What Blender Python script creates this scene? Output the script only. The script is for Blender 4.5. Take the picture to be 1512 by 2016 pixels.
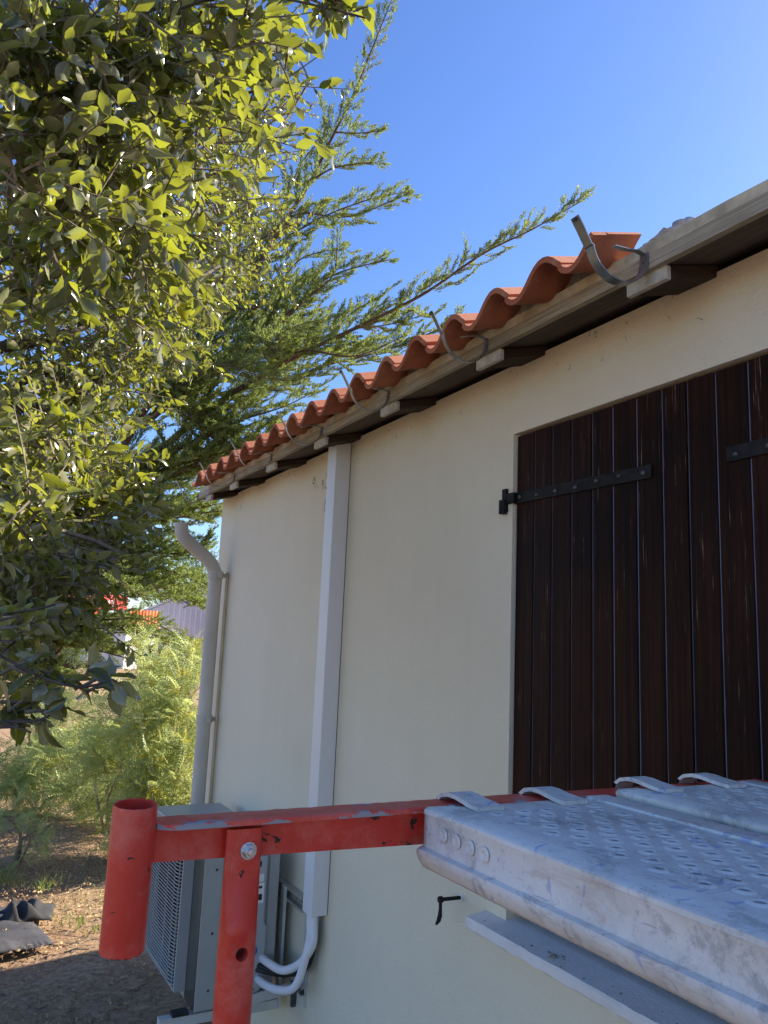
import bpy, math, random
import numpy as np
from mathutils import Vector, Matrix

for _o in list(bpy.data.objects):
    bpy.data.objects.remove(_o)
SC = bpy.context.scene
COL = SC.collection

# ------------------------------------------------------------------ camera
CAM_LOC = Vector((0.0, 0.0, 1.85))
YAW, PITCH, ROLL = math.radians(61.6656), math.radians(9.6075), math.radians(2.5065)
fwd = Vector((-math.sin(YAW) * math.cos(PITCH), math.cos(YAW) * math.cos(PITCH), math.sin(PITCH)))
right = Vector((math.cos(YAW), math.sin(YAW), 0.0))
up = right.cross(fwd)
r2 = right * math.cos(ROLL) + up * math.sin(ROLL)
u2 = -right * math.sin(ROLL) + up * math.cos(ROLL)
cam_data = bpy.data.cameras.new('camera')
cam = bpy.data.objects.new('camera', cam_data)
COL.objects.link(cam)
cam.matrix_world = Matrix(((r2.x, u2.x, -fwd.x, CAM_LOC.x), (r2.y, u2.y, -fwd.y, CAM_LOC.y),
                           (r2.z, u2.z, -fwd.z, CAM_LOC.z), (0, 0, 0, 1)))
cam_data.sensor_fit = 'HORIZONTAL'
cam_data.sensor_width = 36.0
cam_data.lens = 36.0 * 1543.75 / 1512.0
cam_data.clip_start = 0.05
cam_data.clip_end = 2000.0
SC.camera = cam

# ------------------------------------------------------------------ light
SUN_ELEV = math.radians(34.0)
SUN_AZ = math.radians(3.0)          # measured from +Y towards +X
world = bpy.data.worlds.new('World')
SC.world = world
world.use_nodes = True
wn = world.node_tree
for n in list(wn.nodes):
    wn.nodes.remove(n)
sky = wn.nodes.new('ShaderNodeTexSky')
sky.sky_type = 'NISHITA'
sky.sun_disc = False
sky.sun_elevation = SUN_ELEV
sky.sun_rotation = SUN_AZ
sky.altitude = 0.0
sky.air_density = 1.0
sky.dust_density = 0.5
sky.ozone_density = 4.5
bgn = wn.nodes.new('ShaderNodeBackground')
bgn.inputs['Strength'].default_value = 0.086
wout = wn.nodes.new('ShaderNodeOutputWorld')
hsv = wn.nodes.new('ShaderNodeHueSaturation')
hsv.inputs['Saturation'].default_value = 1.14
hsv.inputs['Hue'].default_value = 0.511
wn.links.new(sky.outputs[0], hsv.inputs['Color'])
wn.links.new(hsv.outputs[0], bgn.inputs['Color'])
wn.links.new(bgn.outputs[0], wout.inputs['Surface'])

sun_data = bpy.data.lights.new('sun', 'SUN')
sun_data.energy = 4.2
sun_data.angle = math.radians(0.5)
sun_data.color = (1.0, 0.90, 0.74)
sun = bpy.data.objects.new('sun', sun_data)
COL.objects.link(sun)
sdir = Vector((math.sin(SUN_AZ) * math.cos(SUN_ELEV), math.cos(SUN_AZ) * math.cos(SUN_ELEV), math.sin(SUN_ELEV)))
sun.rotation_euler = (-sdir).to_track_quat('-Z', 'Y').to_euler()
sun.location = (6, 20, 12)

SC.view_settings.view_transform = 'Standard'
SC.view_settings.look = 'None'
SC.view_settings.gamma = 1.0
SC.view_settings.exposure = 1.57
SC.view_settings.use_curve_mapping = False
SC.render.engine = 'CYCLES'
SC.cycles.use_denoising = True
SC.cycles.max_bounces = 8
SC.cycles.transparent_max_bounces = 4
SC.cycles.sample_clamp_indirect = 6.0

# ------------------------------------------------------------------ materials
def newmat(name):
    m = bpy.data.materials.new(name)
    m.use_nodes = True
    nt = m.node_tree
    for n in list(nt.nodes):
        nt.nodes.remove(n)
    out = nt.nodes.new('ShaderNodeOutputMaterial')
    b = nt.nodes.new('ShaderNodeBsdfPrincipled')
    nt.links.new(b.outputs[0], out.inputs['Surface'])
    return m, nt, b, out

def node(nt, typ, **kw):
    n = nt.nodes.new(typ)
    for k, v in kw.items():
        if k in n.inputs.keys():
            n.inputs[k].default_value = v
        else:
            setattr(n, k, v)
    return n

def rgba(c):
    return (c[0], c[1], c[2], 1.0)

def coords(nt, scale=(1, 1, 1), world_space=False):
    if world_space:
        src = nt.nodes.new('ShaderNodeNewGeometry').outputs['Position']
    else:
        src = nt.nodes.new('ShaderNodeTexCoord').outputs['Object']
    mp = nt.nodes.new('ShaderNodeMapping')
    mp.inputs['Scale'].default_value = scale
    nt.links.new(src, mp.inputs['Vector'])
    return mp.outputs[0]

def noise(nt, vec, scale, detail=4, rough=0.55, dist=0.0):
    n = nt.nodes.new('ShaderNodeTexNoise')
    n.inputs['Scale'].default_value = scale
    n.inputs['Detail'].default_value = detail
    n.inputs['Roughness'].default_value = rough
    n.inputs['Distortion'].default_value = dist
    nt.links.new(vec, n.inputs['Vector'])
    return n.outputs['Fac']

def ramp(nt, fac, stops, interp='LINEAR'):
    r = nt.nodes.new('ShaderNodeValToRGB')
    r.color_ramp.interpolation = interp
    e = r.color_ramp.elements
    while len(e) > 1:
        e.remove(e[-1])
    e[0].position, e[0].color = stops[0][0], rgba(stops[0][1])
    for p, c in stops[1:]:
        q = e.new(p)
        q.color = rgba(c)
    nt.links.new(fac, r.inputs[0])
    return r.outputs[0]

def mixc(nt, fac, a, b, mode='MIX'):
    m = nt.nodes.new('ShaderNodeMix')
    m.data_type = 'RGBA'
    m.blend_type = mode
    for s, v in ((m.inputs[0], fac), (m.inputs[6], a), (m.inputs[7], b)):
        if hasattr(v, 'is_linked') or hasattr(v, 'links'):
            nt.links.new(v, s)
        elif isinstance(v, (int, float)):
            s.default_value = v
        else:
            s.default_value = rgba(v)
    return m.outputs[2]

def mth(nt, op, a, b=0.0, clamp=False):
    m = nt.nodes.new('ShaderNodeMath')
    m.operation = op
    m.use_clamp = clamp
    for s, v in ((m.inputs[0], a), (m.inputs[1], b)):
        if isinstance(v, (int, float)):
            s.default_value = v
        else:
            nt.links.new(v, s)
    return m.outputs[0]

def bump(nt, b, height, strength=0.3, dist=0.01):
    n = nt.nodes.new('ShaderNodeBump')
    n.inputs['Strength'].default_value = strength
    n.inputs['Distance'].default_value = dist
    nt.links.new(height, n.inputs['Height'])
    nt.links.new(n.outputs[0], b.inputs['Normal'])

def mat_simple(name, c1, c2, scale=8, rough=0.6, metal=0.0, bs=0.0, bscale=60, stretch=(1, 1, 1), lo=0.35, hi=0.65, bdist=0.004, spec=0.5):
    m, nt, b, out = newmat(name)
    v = coords(nt, stretch)
    n = noise(nt, v, scale, 6, 0.6)
    nt.links.new(ramp(nt, n, [(lo, c1), (hi, c2)]), b.inputs['Base Color'])
    b.inputs['Roughness'].default_value = rough
    b.inputs['Metallic'].default_value = metal
    b.inputs['Specular IOR Level'].default_value = spec
    if bs:
        bump(nt, b, noise(nt, v, bscale, 5, 0.6), bs, bdist)
    return m

# rendered wall: cream roughcast, faint streaks, grime and specks near the eaves
def make_wall_mat():
    m, nt, b, out = newmat('cream_render')
    v = coords(nt)
    base = ramp(nt, noise(nt, v, 1.3, 5, 0.6), [(0.3, (0.765, 0.695, 0.52)), (0.7, (0.82, 0.75, 0.575))])
    streak = noise(nt, coords(nt, (9, 9, 0.5)), 1.0, 5, 0.6)
    base = mixc(nt, mth(nt, 'MULTIPLY', ramp(nt, streak, [(0.45, (0, 0, 0)), (0.75, (1, 1, 1))]), 0.05), base, (0.45, 0.41, 0.31))
    sep = nt.nodes.new('ShaderNodeSeparateXYZ')
    nt.links.new(v, sep.inputs[0])
    # specks of cobweb and insect dirt, more of them high on the wall
    top = mth(nt, 'MULTIPLY', mth(nt, 'SUBTRACT', sep.outputs[2], 2.45), 3.2, True)
    sp = ramp(nt, noise(nt, v, 42.0, 2, 0.5), [(0.745, (0, 0, 0)), (0.765, (1, 1, 1))])
    sp = mth(nt, 'MULTIPLY', sp, mth(nt, 'ADD', mth(nt, 'MULTIPLY', top, 0.75), 0.10))
    base = mixc(nt, sp, base, (0.10, 0.08, 0.06))
    nt.links.new(base, b.inputs['Base Color'])
    b.inputs['Roughness'].default_value = 0.92
    b.inputs['Specular IOR Level'].default_value = 0.2
    h = mth(nt, 'ADD', noise(nt, v, 210, 3, 0.6), mth(nt, 'MULTIPLY', noise(nt, v, 60, 4, 0.65), 1.2))
    h = mth(nt, 'ADD', h, mth(nt, 'MULTIPLY', noise(nt, v, 4.5, 3, 0.5), 1.6))
    bump(nt, b, h, 0.6, 0.0045)
    return m

def make_wood(name, dark, light, worn, wornamt, rough, axis_stretch, gscale=1.0, spec=0.5, bs=0.25):
    m, nt, b, out = newmat(name)
    v = coords(nt, axis_stretch)
    info = nt.nodes.new('ShaderNodeObjectInfo')
    mp = nt.nodes.new('ShaderNodeVectorMath')
    mp.operation = 'ADD'
    nt.links.new(v, mp.inputs[0])
    sc = nt.nodes.new('ShaderNodeMath')
    sc.operation = 'MULTIPLY'
    sc.inputs[1].default_value = 37.0
    nt.links.new(info.outputs['Random'], sc.inputs[0])
    nt.links.new(sc.outputs[0], mp.inputs[1])
    v = mp.outputs[0]
    grain = noise(nt, v, 3.0 * gscale, 8, 0.65, 0.4)
    col = ramp(nt, grain, [(0.3, dark), (0.72, light)])
    blot = noise(nt, coords(nt, (1, 1, 1)), 2.6, 4, 0.6)
    col = mixc(nt, mth(nt, 'MULTIPLY', ramp(nt, blot, [(0.45, (0, 0, 0)), (0.7, (1, 1, 1))]), 0.7), col, dark)
    if wornamt > 0:
        w1 = ramp(nt, noise(nt, v, 7.0 * gscale, 6, 0.7), [(0.625, (0, 0, 0)), (0.69, (1, 1, 1))])
        w2 = ramp(nt, noise(nt, coords(nt, (2.2, 2.2, 0.9)), 2.3, 4, 0.6), [(0.5, (0, 0, 0)), (0.62, (1, 1, 1))])
        col = mixc(nt, mth(nt, 'MULTIPLY', mth(nt, 'MULTIPLY', w1, w2), wornamt), col, worn)
    nt.links.new(col, b.inputs['Base Color'])
    b.inputs['Roughness'].default_value = rough
    b.inputs['Specular IOR Level'].default_value = spec
    bump(nt, b, grain, bs, 0.004)
    return m

def make_paint_metal(name, col, col2, chip, chipamt, rough, scale=9.0):
    m, nt, b, out = newmat(name)
    v = coords(nt)
    c = ramp(nt, noise(nt, v, 7, 5, 0.6), [(0.35, col), (0.7, col2)])
    n1 = noise(nt, v, scale, 7, 0.68, 0.6)
    geo = nt.nodes.new('ShaderNodeNewGeometry')
    edge = ramp(nt, geo.outputs['Pointiness'], [(0.52, (0, 0, 0)), (0.60, (1, 1, 1))])
    k = mth(nt, 'ADD', n1, mth(nt, 'MULTIPLY', edge, 0.16))
    mask = ramp(nt, k, [(chipamt, (0, 0, 0)), (chipamt + 0.015, (1, 1, 1))])
    dust = ramp(nt, noise(nt, v, 19, 7, 0.75), [(0.48, (0, 0, 0)), (0.74, (1, 1, 1))])
    c = mixc(nt, mth(nt, 'MULTIPLY', dust, 0.34), c, (0.74, 0.36, 0.28))
    scr = ramp(nt, noise(nt, coords(nt, (60, 60, 4)), 1.5, 3, 0.6, 0.4), [(0.66, (0, 0, 0)), (0.70, (1, 1, 1))])
    c = mixc(nt, mth(nt, 'MULTIPLY', scr, 0.35), c, (0.80, 0.42, 0.33))
    rust = ramp(nt, noise(nt, v, 12, 6, 0.72, 0.5), [(0.60, (0, 0, 0)), (0.72, (1, 1, 1))])
    c = mixc(nt, mth(nt, 'MULTIPLY', rust, 0.45), c, (0.20, 0.035, 0.018))
    small = ramp(nt, noise(nt, v, 70, 4, 0.6, 0.6), [(0.700, (0, 0, 0)), (0.712, (1, 1, 1))])
    mask = mth(nt, 'MAXIMUM', mask, small)
    c = mixc(nt, mask, c, chip)
    nt.links.new(c, b.inputs['Base Color'])
    nt.links.new(mixc(nt, mask, (rough,) * 3, (0.8,) * 3), b.inputs['Roughness'])
    bump(nt, b, mth(nt, 'SUBTRACT', noise(nt, v, 60, 4), mth(nt, 'MULTIPLY', mask, 0.6)), 0.2, 0.003)
    return m

def make_galv():
    m, nt, b, out = newmat('galvanised_steel')
    v = coords(nt)
    vor = nt.nodes.new('ShaderNodeTexVoronoi')
    vor.inputs['Scale'].default_value = 120.0
    nt.links.new(v, vor.inputs['Vector'])
    sp = ramp(nt, vor.outputs['Color'], [(0.2, (0.56, 0.53, 0.48)), (0.8, (0.64, 0.61, 0.56))])
    n = noise(nt, v, 6.0, 8, 0.7)
    c = mixc(nt, ramp(nt, n, [(0.36, (0, 0, 0)), (0.62, (1, 1, 1))]), sp, (0.80, 0.765, 0.70))
    # long wipes and drips of cement wash
    wipe = ramp(nt, noise(nt, coords(nt, (3, 16, 16)), 2.2, 7, 0.75, 1.2), [(0.50, (0, 0, 0)), (0.66, (1, 1, 1))])
    c = mixc(nt, mth(nt, 'MULTIPLY', wipe, 0.55), c, (0.82, 0.78, 0.73))
    # dirt: dark grey cloudy grime with hard edges
    g = ramp(nt, noise(nt, v, 17.0, 8, 0.78, 0.5), [(0.53, (0, 0, 0)), (0.62, (1, 1, 1))])
    c = mixc(nt, mth(nt, 'MULTIPLY', g, 0.50), c, (0.25, 0.245, 0.235))
    g2 = ramp(nt, noise(nt, v, 95.0, 4, 0.7), [(0.62, (0, 0, 0)), (0.70, (1, 1, 1))])
    c = mixc(nt, mth(nt, 'MULTIPLY', g2, 0.40), c, (0.20, 0.19, 0.19))
    # terracotta dust and rust-brown smears
    r1 = ramp(nt, noise(nt, coords(nt, (1, 1.8, 2)), 7.5, 6, 0.75, 0.8), [(0.585, (0, 0, 0)), (0.66, (1, 1, 1))])
    c = mixc(nt, mth(nt, 'MULTIPLY', r1, 0.42), c, (0.52, 0.37, 0.29))
    # blue chalk strokes
    r2_ = ramp(nt, noise(nt, coords(nt, (2.5, 1.1, 1.2)), 8.0, 3, 0.55, 2.2), [(0.655, (0, 0, 0)), (0.675, (1, 1, 1))])
    c = mixc(nt, mth(nt, 'MULTIPLY', r2_, 0.45), c, (0.20, 0.27, 0.58))
    # scratches
    sc1 = ramp(nt, noise(nt, coords(nt, (4, 90, 90)), 1.6, 3, 0.6, 0.3), [(0.665, (0, 0, 0)), (0.69, (1, 1, 1))])
    c = mixc(nt, mth(nt, 'MULTIPLY', sc1, 0.5), c, (0.30, 0.31, 0.33))
    nt.links.new(c, b.inputs['Base Color'])
    b.inputs['Metallic'].default_value = 0.0
    b.inputs['Specular IOR Level'].default_value = 0.14
    nt.links.new(ramp(nt, n, [(0.3, (0.40,) * 3), (0.7, (0.66,) * 3)]), b.inputs['Roughness'])
    hh = mth(nt, 'ADD', noise(nt, v, 45, 6, 0.65), mth(nt, 'MULTIPLY', noise(nt, v, 9, 3, 0.5), 2.0))
    bump(nt, b, hh, 0.30, 0.005)
    return m

def make_leaf(name, top1, top2, under, trans, tamt, rough, spec=0.5, yellow=None, ribbed=False):
    """two-sided leaf: upper and lower face differ, light passes through; colour varies leaf by leaf (rnd attribute)"""
    m, nt, b, out = newmat(name)
    at = nt.nodes.new('ShaderNodeAttribute')
    at.attribute_name = 'rnd'
    stops = [(0.0, top1), (0.85, top2)]
    if yellow:
        stops += [(0.965, top2), (0.985, yellow)]
    tc = ramp(nt, at.outputs['Fac'], stops)
    md = nt.nodes.new('ShaderNodeAttribute')
    md.attribute_name = 'mid'
    v = coords(nt)
    tc = mixc(nt, 0.25, tc, ramp(nt, noise(nt, v, 55, 4), [(0.3, (0.3,) * 3), (0.7, (1.0,) * 3)]), 'MULTIPLY')
    geo = nt.nodes.new('ShaderNodeNewGeometry')
    c = mixc(nt, geo.outputs['Backfacing'], tc, under)
    if ribbed:
        line = ramp(nt, md.outputs['Fac'], [(0.0, (1, 1, 1)), (0.10, (0, 0, 0)), (0.86, (0, 0, 0)), (0.97, (1, 1, 1))])
        c = mixc(nt, mth(nt, 'MULTIPLY', line, 0.55), c, (0.34, 0.34, 0.16))
    nt.links.new(c, b.inputs['Base Color'])
    b.inputs['Roughness'].default_value = rough
    b.inputs['Specular IOR Level'].default_value = spec
    tr = nt.nodes.new('ShaderNodeBsdfTranslucent')
    tcol = ramp(nt, at.outputs['Fac'], [(0.0, tuple(x * 0.75 for x in trans)), (1.0, tuple(min(1, x * 1.25) for x in trans))])
    nt.links.new(tcol, tr.inputs['Color'])
    mx = nt.nodes.new('ShaderNodeMixShader')
    mx.inputs[0].default_value = tamt
    nt.links.new(b.outputs[0], mx.inputs[1])
    nt.links.new(tr.outputs[0], mx.inputs[2])
    nt.links.new(mx.outputs[0], out.inputs['Surface'])
    return m

M = {}
M['wall'] = make_wall_mat()
M['shutter'] = make_wood('dark_varnished_boards', (0.003, 0.0016, 0.0013), (0.044, 0.012, 0.005), (0.42, 0.29, 0.20), 0.9, 0.55, (30, 30, 0.7), 1.0, 0.10, 0.45)
M['groove'] = mat_simple('worn_groove', (0.13, 0.14, 0.20), (0.22, 0.23, 0.31), 40, 0.55, stretch=(1, 1, 0.2))  # worn groove wood, with the sky's bluish sheen put into its colour
M['eave_wood'] = make_wood('weathered_eave_wood', (0.22, 0.185, 0.125), (0.62, 0.54, 0.38), (0.08, 0.07, 0.055), 0.9, 0.8, (1.6, 60, 60), 1.3, 0.3, 0.5)
M['eave_strip'] = mat_simple('sandy_eave_strip', (0.40, 0.34, 0.23), (0.70, 0.61, 0.42), 14, 0.9, bs=0.35, bscale=90)
M['rafter_end'] = mat_simple('pale_rafter_end', (0.42, 0.39, 0.31), (0.62, 0.59, 0.49), 25, 0.85, bs=0.3, bscale=80)
M['dark_wood'] = make_wood('dark_rafter_wood', (0.030, 0.020, 0.014), (0.085, 0.055, 0.036), (0.2, 0.15, 0.1), 0.2, 0.8, (26, 1.0, 26), 1.0, 0.2)
M['soffit'] = make_wood('brown_soffit_board', (0.075, 0.058, 0.042), (0.17, 0.13, 0.095), (0.2, 0.15, 0.1), 0.2, 0.85, (1.0, 20, 20), 1.0, 0.2)
def make_tile_mat():
    m, nt, b, out = newmat('terracotta')
    v = coords(nt)
    info = nt.nodes.new('ShaderNodeObjectInfo')
    c = ramp(nt, noise(nt, v, 14, 6, 0.65), [(0.3, (0.33, 0.085, 0.036)), (0.7, (0.54, 0.175, 0.075))])
    c = mixc(nt, 0.35, c, ramp(nt, info.outputs['Random'], [(0, (0.24, 0.07, 0.04)), (0.5, (0.46, 0.15, 0.065)), (1, (0.56, 0.25, 0.13))]))
    d = ramp(nt, noise(nt, v, 45, 5, 0.7), [(0.60, (0, 0, 0)), (0.75, (1, 1, 1))])
    c = mixc(nt, mth(nt, 'MULTIPLY', d, 0.35), c, (0.20, 0.10, 0.07))
    li = ramp(nt, noise(nt, v, 30, 5, 0.7, 0.6), [(0.615, (0, 0, 0)), (0.66, (1, 1, 1))])
    c = mixc(nt, mth(nt, 'MULTIPLY', li, 0.55), c, (0.50, 0.40, 0.29))
    dk = ramp(nt, noise(nt, v, 7, 5, 0.7), [(0.55, (0, 0, 0)), (0.70, (1, 1, 1))])
    c = mixc(nt, mth(nt, 'MULTIPLY', dk, 0.45), c, (0.14, 0.065, 0.045))
    nt.links.new(c, b.inputs['Base Color'])
    b.inputs['Roughness'].default_value = 0.82
    bump(nt, b, noise(nt, v, 120, 4), 0.25, 0.003)
    return m
M['tile'] = make_tile_mat()
M['mortar'] = mat_simple('grey_mortar', (0.22, 0.215, 0.19), (0.40, 0.39, 0.35), 16, 0.95, bs=0.6, bscale=70, bdist=0.01)
M['mortar_pale'] = mat_simple('pink_grey_mortar', (0.42, 0.37, 0.35), (0.60, 0.55, 0.52), 30, 0.95, bs=0.7, bscale=60, bdist=0.01)
M['iron'] = mat_simple('black_iron', (0.006, 0.006, 0.007), (0.022, 0.020, 0.020), 30, 0.62, bs=0.4, bscale=90, spec=0.2)
M['bolt'] = mat_simple('bolt_steel', (0.05, 0.05, 0.055), (0.14, 0.13, 0.13), 40, 0.5, metal=0.5)
M['zinc'] = mat_simple('zinc_strap', (0.24, 0.255, 0.255), (0.40, 0.42, 0.42), 20, 0.34, metal=0.75, bs=0.06)
M['pipe_pvc'] = mat_simple('grey_painted_pvc', (0.50, 0.46, 0.395), (0.62, 0.575, 0.50), 7, 0.6, bs=0.12, bscale=40, stretch=(1, 1, 0.4))
M['cable_cream'] = mat_simple('cream_cable', (0.55, 0.45, 0.28), (0.65, 0.55, 0.36), 10, 0.6)
M['trunking'] = mat_simple('white_plastic_trunking', (0.74, 0.74, 0.72), (0.79, 0.79, 0.775), 3, 0.42, stretch=(1, 1, 0.3))
M['sill'] = mat_simple('painted_sill', (0.70, 0.67, 0.64), (0.80, 0.77, 0.74), 12, 0.85, bs=0.4, bscale=110)
M['ac'] = mat_simple('pale_grey_enamel', (0.36, 0.365, 0.335), (0.41, 0.415, 0.385), 3, 0.38, bs=0.03)
M['ac_dark'] = mat_simple('grey_metal_panel', (0.20, 0.19, 0.165), (0.28, 0.265, 0.23), 5, 0.16, metal=0.8)
M['ac_cover'] = mat_simple('pale_valve_cover', (0.40, 0.41, 0.40), (0.45, 0.46, 0.45), 4, 0.45)
M['ac_void'] = mat_simple('dark_fan_cavity', (0.012, 0.012, 0.013), (0.03, 0.03, 0.032), 8, 0.7)
M['ac_bracket'] = mat_simple('cream_bracket', (0.52, 0.51, 0.46), (0.62, 0.61, 0.56), 8, 0.5)
M['rail_metal'] = mat_simple('bare_rail', (0.42, 0.38, 0.32), (0.55, 0.51, 0.44), 12, 0.5, metal=0.4)
M['insul'] = mat_simple('white_pipe_insulation', (0.72, 0.72, 0.73), (0.79, 0.79, 0.80), 15, 0.6, bs=0.1, bscale=60)
M['flex'] = mat_simple('grey_corrugated_conduit', (0.42, 0.42, 0.40), (0.52, 0.52, 0.50), 20, 0.6)
M['black_rubber'] = mat_simple('black_rubber', (0.012, 0.012, 0.013), (0.03, 0.03, 0.03), 20, 0.6)
M['white_label'] = mat_simple('white_label', (0.78, 0.78, 0.76), (0.82, 0.82, 0.80), 9, 0.5)
M['blue_label'] = mat_simple('blue_sticker', (0.03, 0.10, 0.30), (0.05, 0.15, 0.40), 60, 0.45)
M['black_print'] = mat_simple('black_print', (0.015, 0.015, 0.015), (0.03, 0.03, 0.03), 9, 0.6)
M['red'] = make_paint_metal('red_scaffold_paint', (0.60, 0.036, 0.022), (0.76, 0.072, 0.040), (0.045, 0.026, 0.022), 0.752, 0.42, 17.0)
M['red_top'] = make_paint_metal('worn_red_scaffold_paint', (0.62, 0.055, 0.035), (0.76, 0.12, 0.08), (0.33, 0.33, 0.34), 0.62, 0.45, 13.0)
M['red_edge'] = make_paint_metal('chipped_red_edge', (0.44, 0.032, 0.02), (0.55, 0.05, 0.03), (0.05, 0.035, 0.035), 0.58, 0.5, 11.0)
M['steel'] = mat_simple('bright_bolt', (0.55, 0.56, 0.58), (0.68, 0.69, 0.71), 30, 0.28, metal=0.9)
M['galv'] = make_galv()
M['hole'] = mat_simple('dirt_in_holes', (0.22, 0.21, 0.195), (0.42, 0.40, 0.37), 60, 0.9)
M['bark'] = mat_simple('grey_brown_bark', (0.045, 0.034, 0.026), (0.11, 0.088, 0.068), 22, 0.9, bs=0.6, bscale=40, bdist=0.01)
M['twig'] = mat_simple('twig_bark', (0.13, 0.10, 0.07), (0.28, 0.235, 0.17), 30, 0.85)
M['conifer_bark'] = mat_simple('conifer_bark', (0.07, 0.043, 0.030), (0.17, 0.11, 0.08), 18, 0.9, bs=0.6, bscale=30, bdist=0.01)
M['oak_leaf'] = make_leaf('evergreen_oak_leaf', (0.020, 0.030, 0.010), (0.066, 0.080, 0.022), (0.27, 0.26, 0.17), (0.42, 0.46, 0.035), 0.34, 0.19, 0.9, (0.42, 0.30, 0.03), True)
M['oak_leaf_dark'] = make_leaf('shaded_oak_leaf', (0.026, 0.036, 0.012), (0.075, 0.086, 0.026), (0.27, 0.26, 0.17), (0.35, 0.37, 0.035), 0.34, 0.25, 0.7)
M['conifer'] = make_leaf('cypress_foliage', (0.075, 0.125, 0.045), (0.20, 0.235, 0.075), (0.15, 0.19, 0.07), (0.35, 0.43, 0.10), 0.38, 0.6, 0.3, (0.30, 0.17, 0.07))
M['mimosa'] = make_leaf('mimosa_foliage', (0.14, 0.22, 0.07), (0.48, 0.53, 0.21), (0.32, 0.40, 0.18), (0.60, 0.66, 0.24), 0.46, 0.40, 0.5)
M['mimosa_bud'] = make_leaf('mimosa_buds', (0.40, 0.36, 0.045), (0.60, 0.52, 0.07), (0.5, 0.45, 0.06), (0.60, 0.52, 0.06), 0.35, 0.6, 0.3)
M['far_leaf'] = make_leaf('distant_foliage', (0.05, 0.085, 0.025), (0.11, 0.15, 0.045), (0.09, 0.13, 0.05), (0.20, 0.27, 0.05), 0.3, 0.6, 0.3)
M['grass'] = make_leaf('grass_blades', (0.10, 0.17, 0.035), (0.24, 0.28, 0.07), (0.16, 0.22, 0.06), (0.34, 0.42, 0.08), 0.35, 0.5, 0.3)
M['litter'] = make_leaf('dry_leaf_litter', (0.24, 0.13, 0.06), (0.68, 0.48, 0.26), (0.56, 0.40, 0.23), (0.35, 0.22, 0.10), 0.15, 0.75, 0.3)
def make_ground():
    m, nt, b, out = newmat('littered_earth')
    v = coords(nt, world_space=True)
    c = ramp(nt, noise(nt, v, 26, 8, 0.75), [(0.34, (0.15, 0.095, 0.06)), (0.52, (0.36, 0.25, 0.15)), (0.68, (0.56, 0.41, 0.26))])
    g = ramp(nt, noise(nt, v, 0.55, 4, 0.6), [(0.5, (0, 0, 0)), (0.66, (1, 1, 1))])
    c = mixc(nt, mth(nt, 'MULTIPLY', g, 0.18), c, (0.22, 0.19, 0.07))
    r = ramp(nt, noise(nt, v, 0.9, 3, 0.6), [(0.4, (0, 0, 0)), (0.6, (1, 1, 1))])
    c = mixc(nt, mth(nt, 'MULTIPLY', r, 0.35), c, (0.26, 0.13, 0.085))
    nt.links.new(c, b.inputs['Base Color'])
    b.inputs['Roughness'].default_value = 0.95
    b.inputs['Specular IOR Level'].default_value = 0.2
    bump(nt, b, noise(nt, v, 45, 7, 0.75), 0.6, 0.018)
    return m
M['cobweb'] = mat_simple('dusty_cobweb', (0.05, 0.04, 0.03), (0.13, 0.11, 0.08), 60, 0.95)
M['ground'] = make_ground()
M['denim'] = mat_simple('grey_work_cloth', (0.035, 0.035, 0.042), (0.065, 0.064, 0.074), 9, 0.85, bs=0.25, bscale=500, bdist=0.002)
M['cloth_dark'] = mat_simple('dark_grey_cloth', (0.022, 0.022, 0.025), (0.04, 0.04, 0.045), 9, 0.85, bs=0.25, bscale=400, bdist=0.002)
M['cont_red'] = mat_simple('red_container_paint', (0.52, 0.035, 0.028), (0.62, 0.055, 0.040), 0.8, 0.5)
M['orange'] = mat_simple('orange_paint', (0.70, 0.16, 0.05), (0.80, 0.24, 0.09), 1.0, 0.6)
M['far_white'] = mat_simple('white_vehicle_paint', (0.74, 0.74, 0.74), (0.80, 0.80, 0.80), 0.8, 0.45)
M['far_grey'] = mat_simple('lilac_grey_cladding', (0.46, 0.45, 0.50), (0.55, 0.54, 0.59), 0.5, 0.6)
M['far_dark'] = mat_simple('dark_glass', (0.03, 0.035, 0.045), (0.06, 0.065, 0.08), 1, 0.25)

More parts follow.
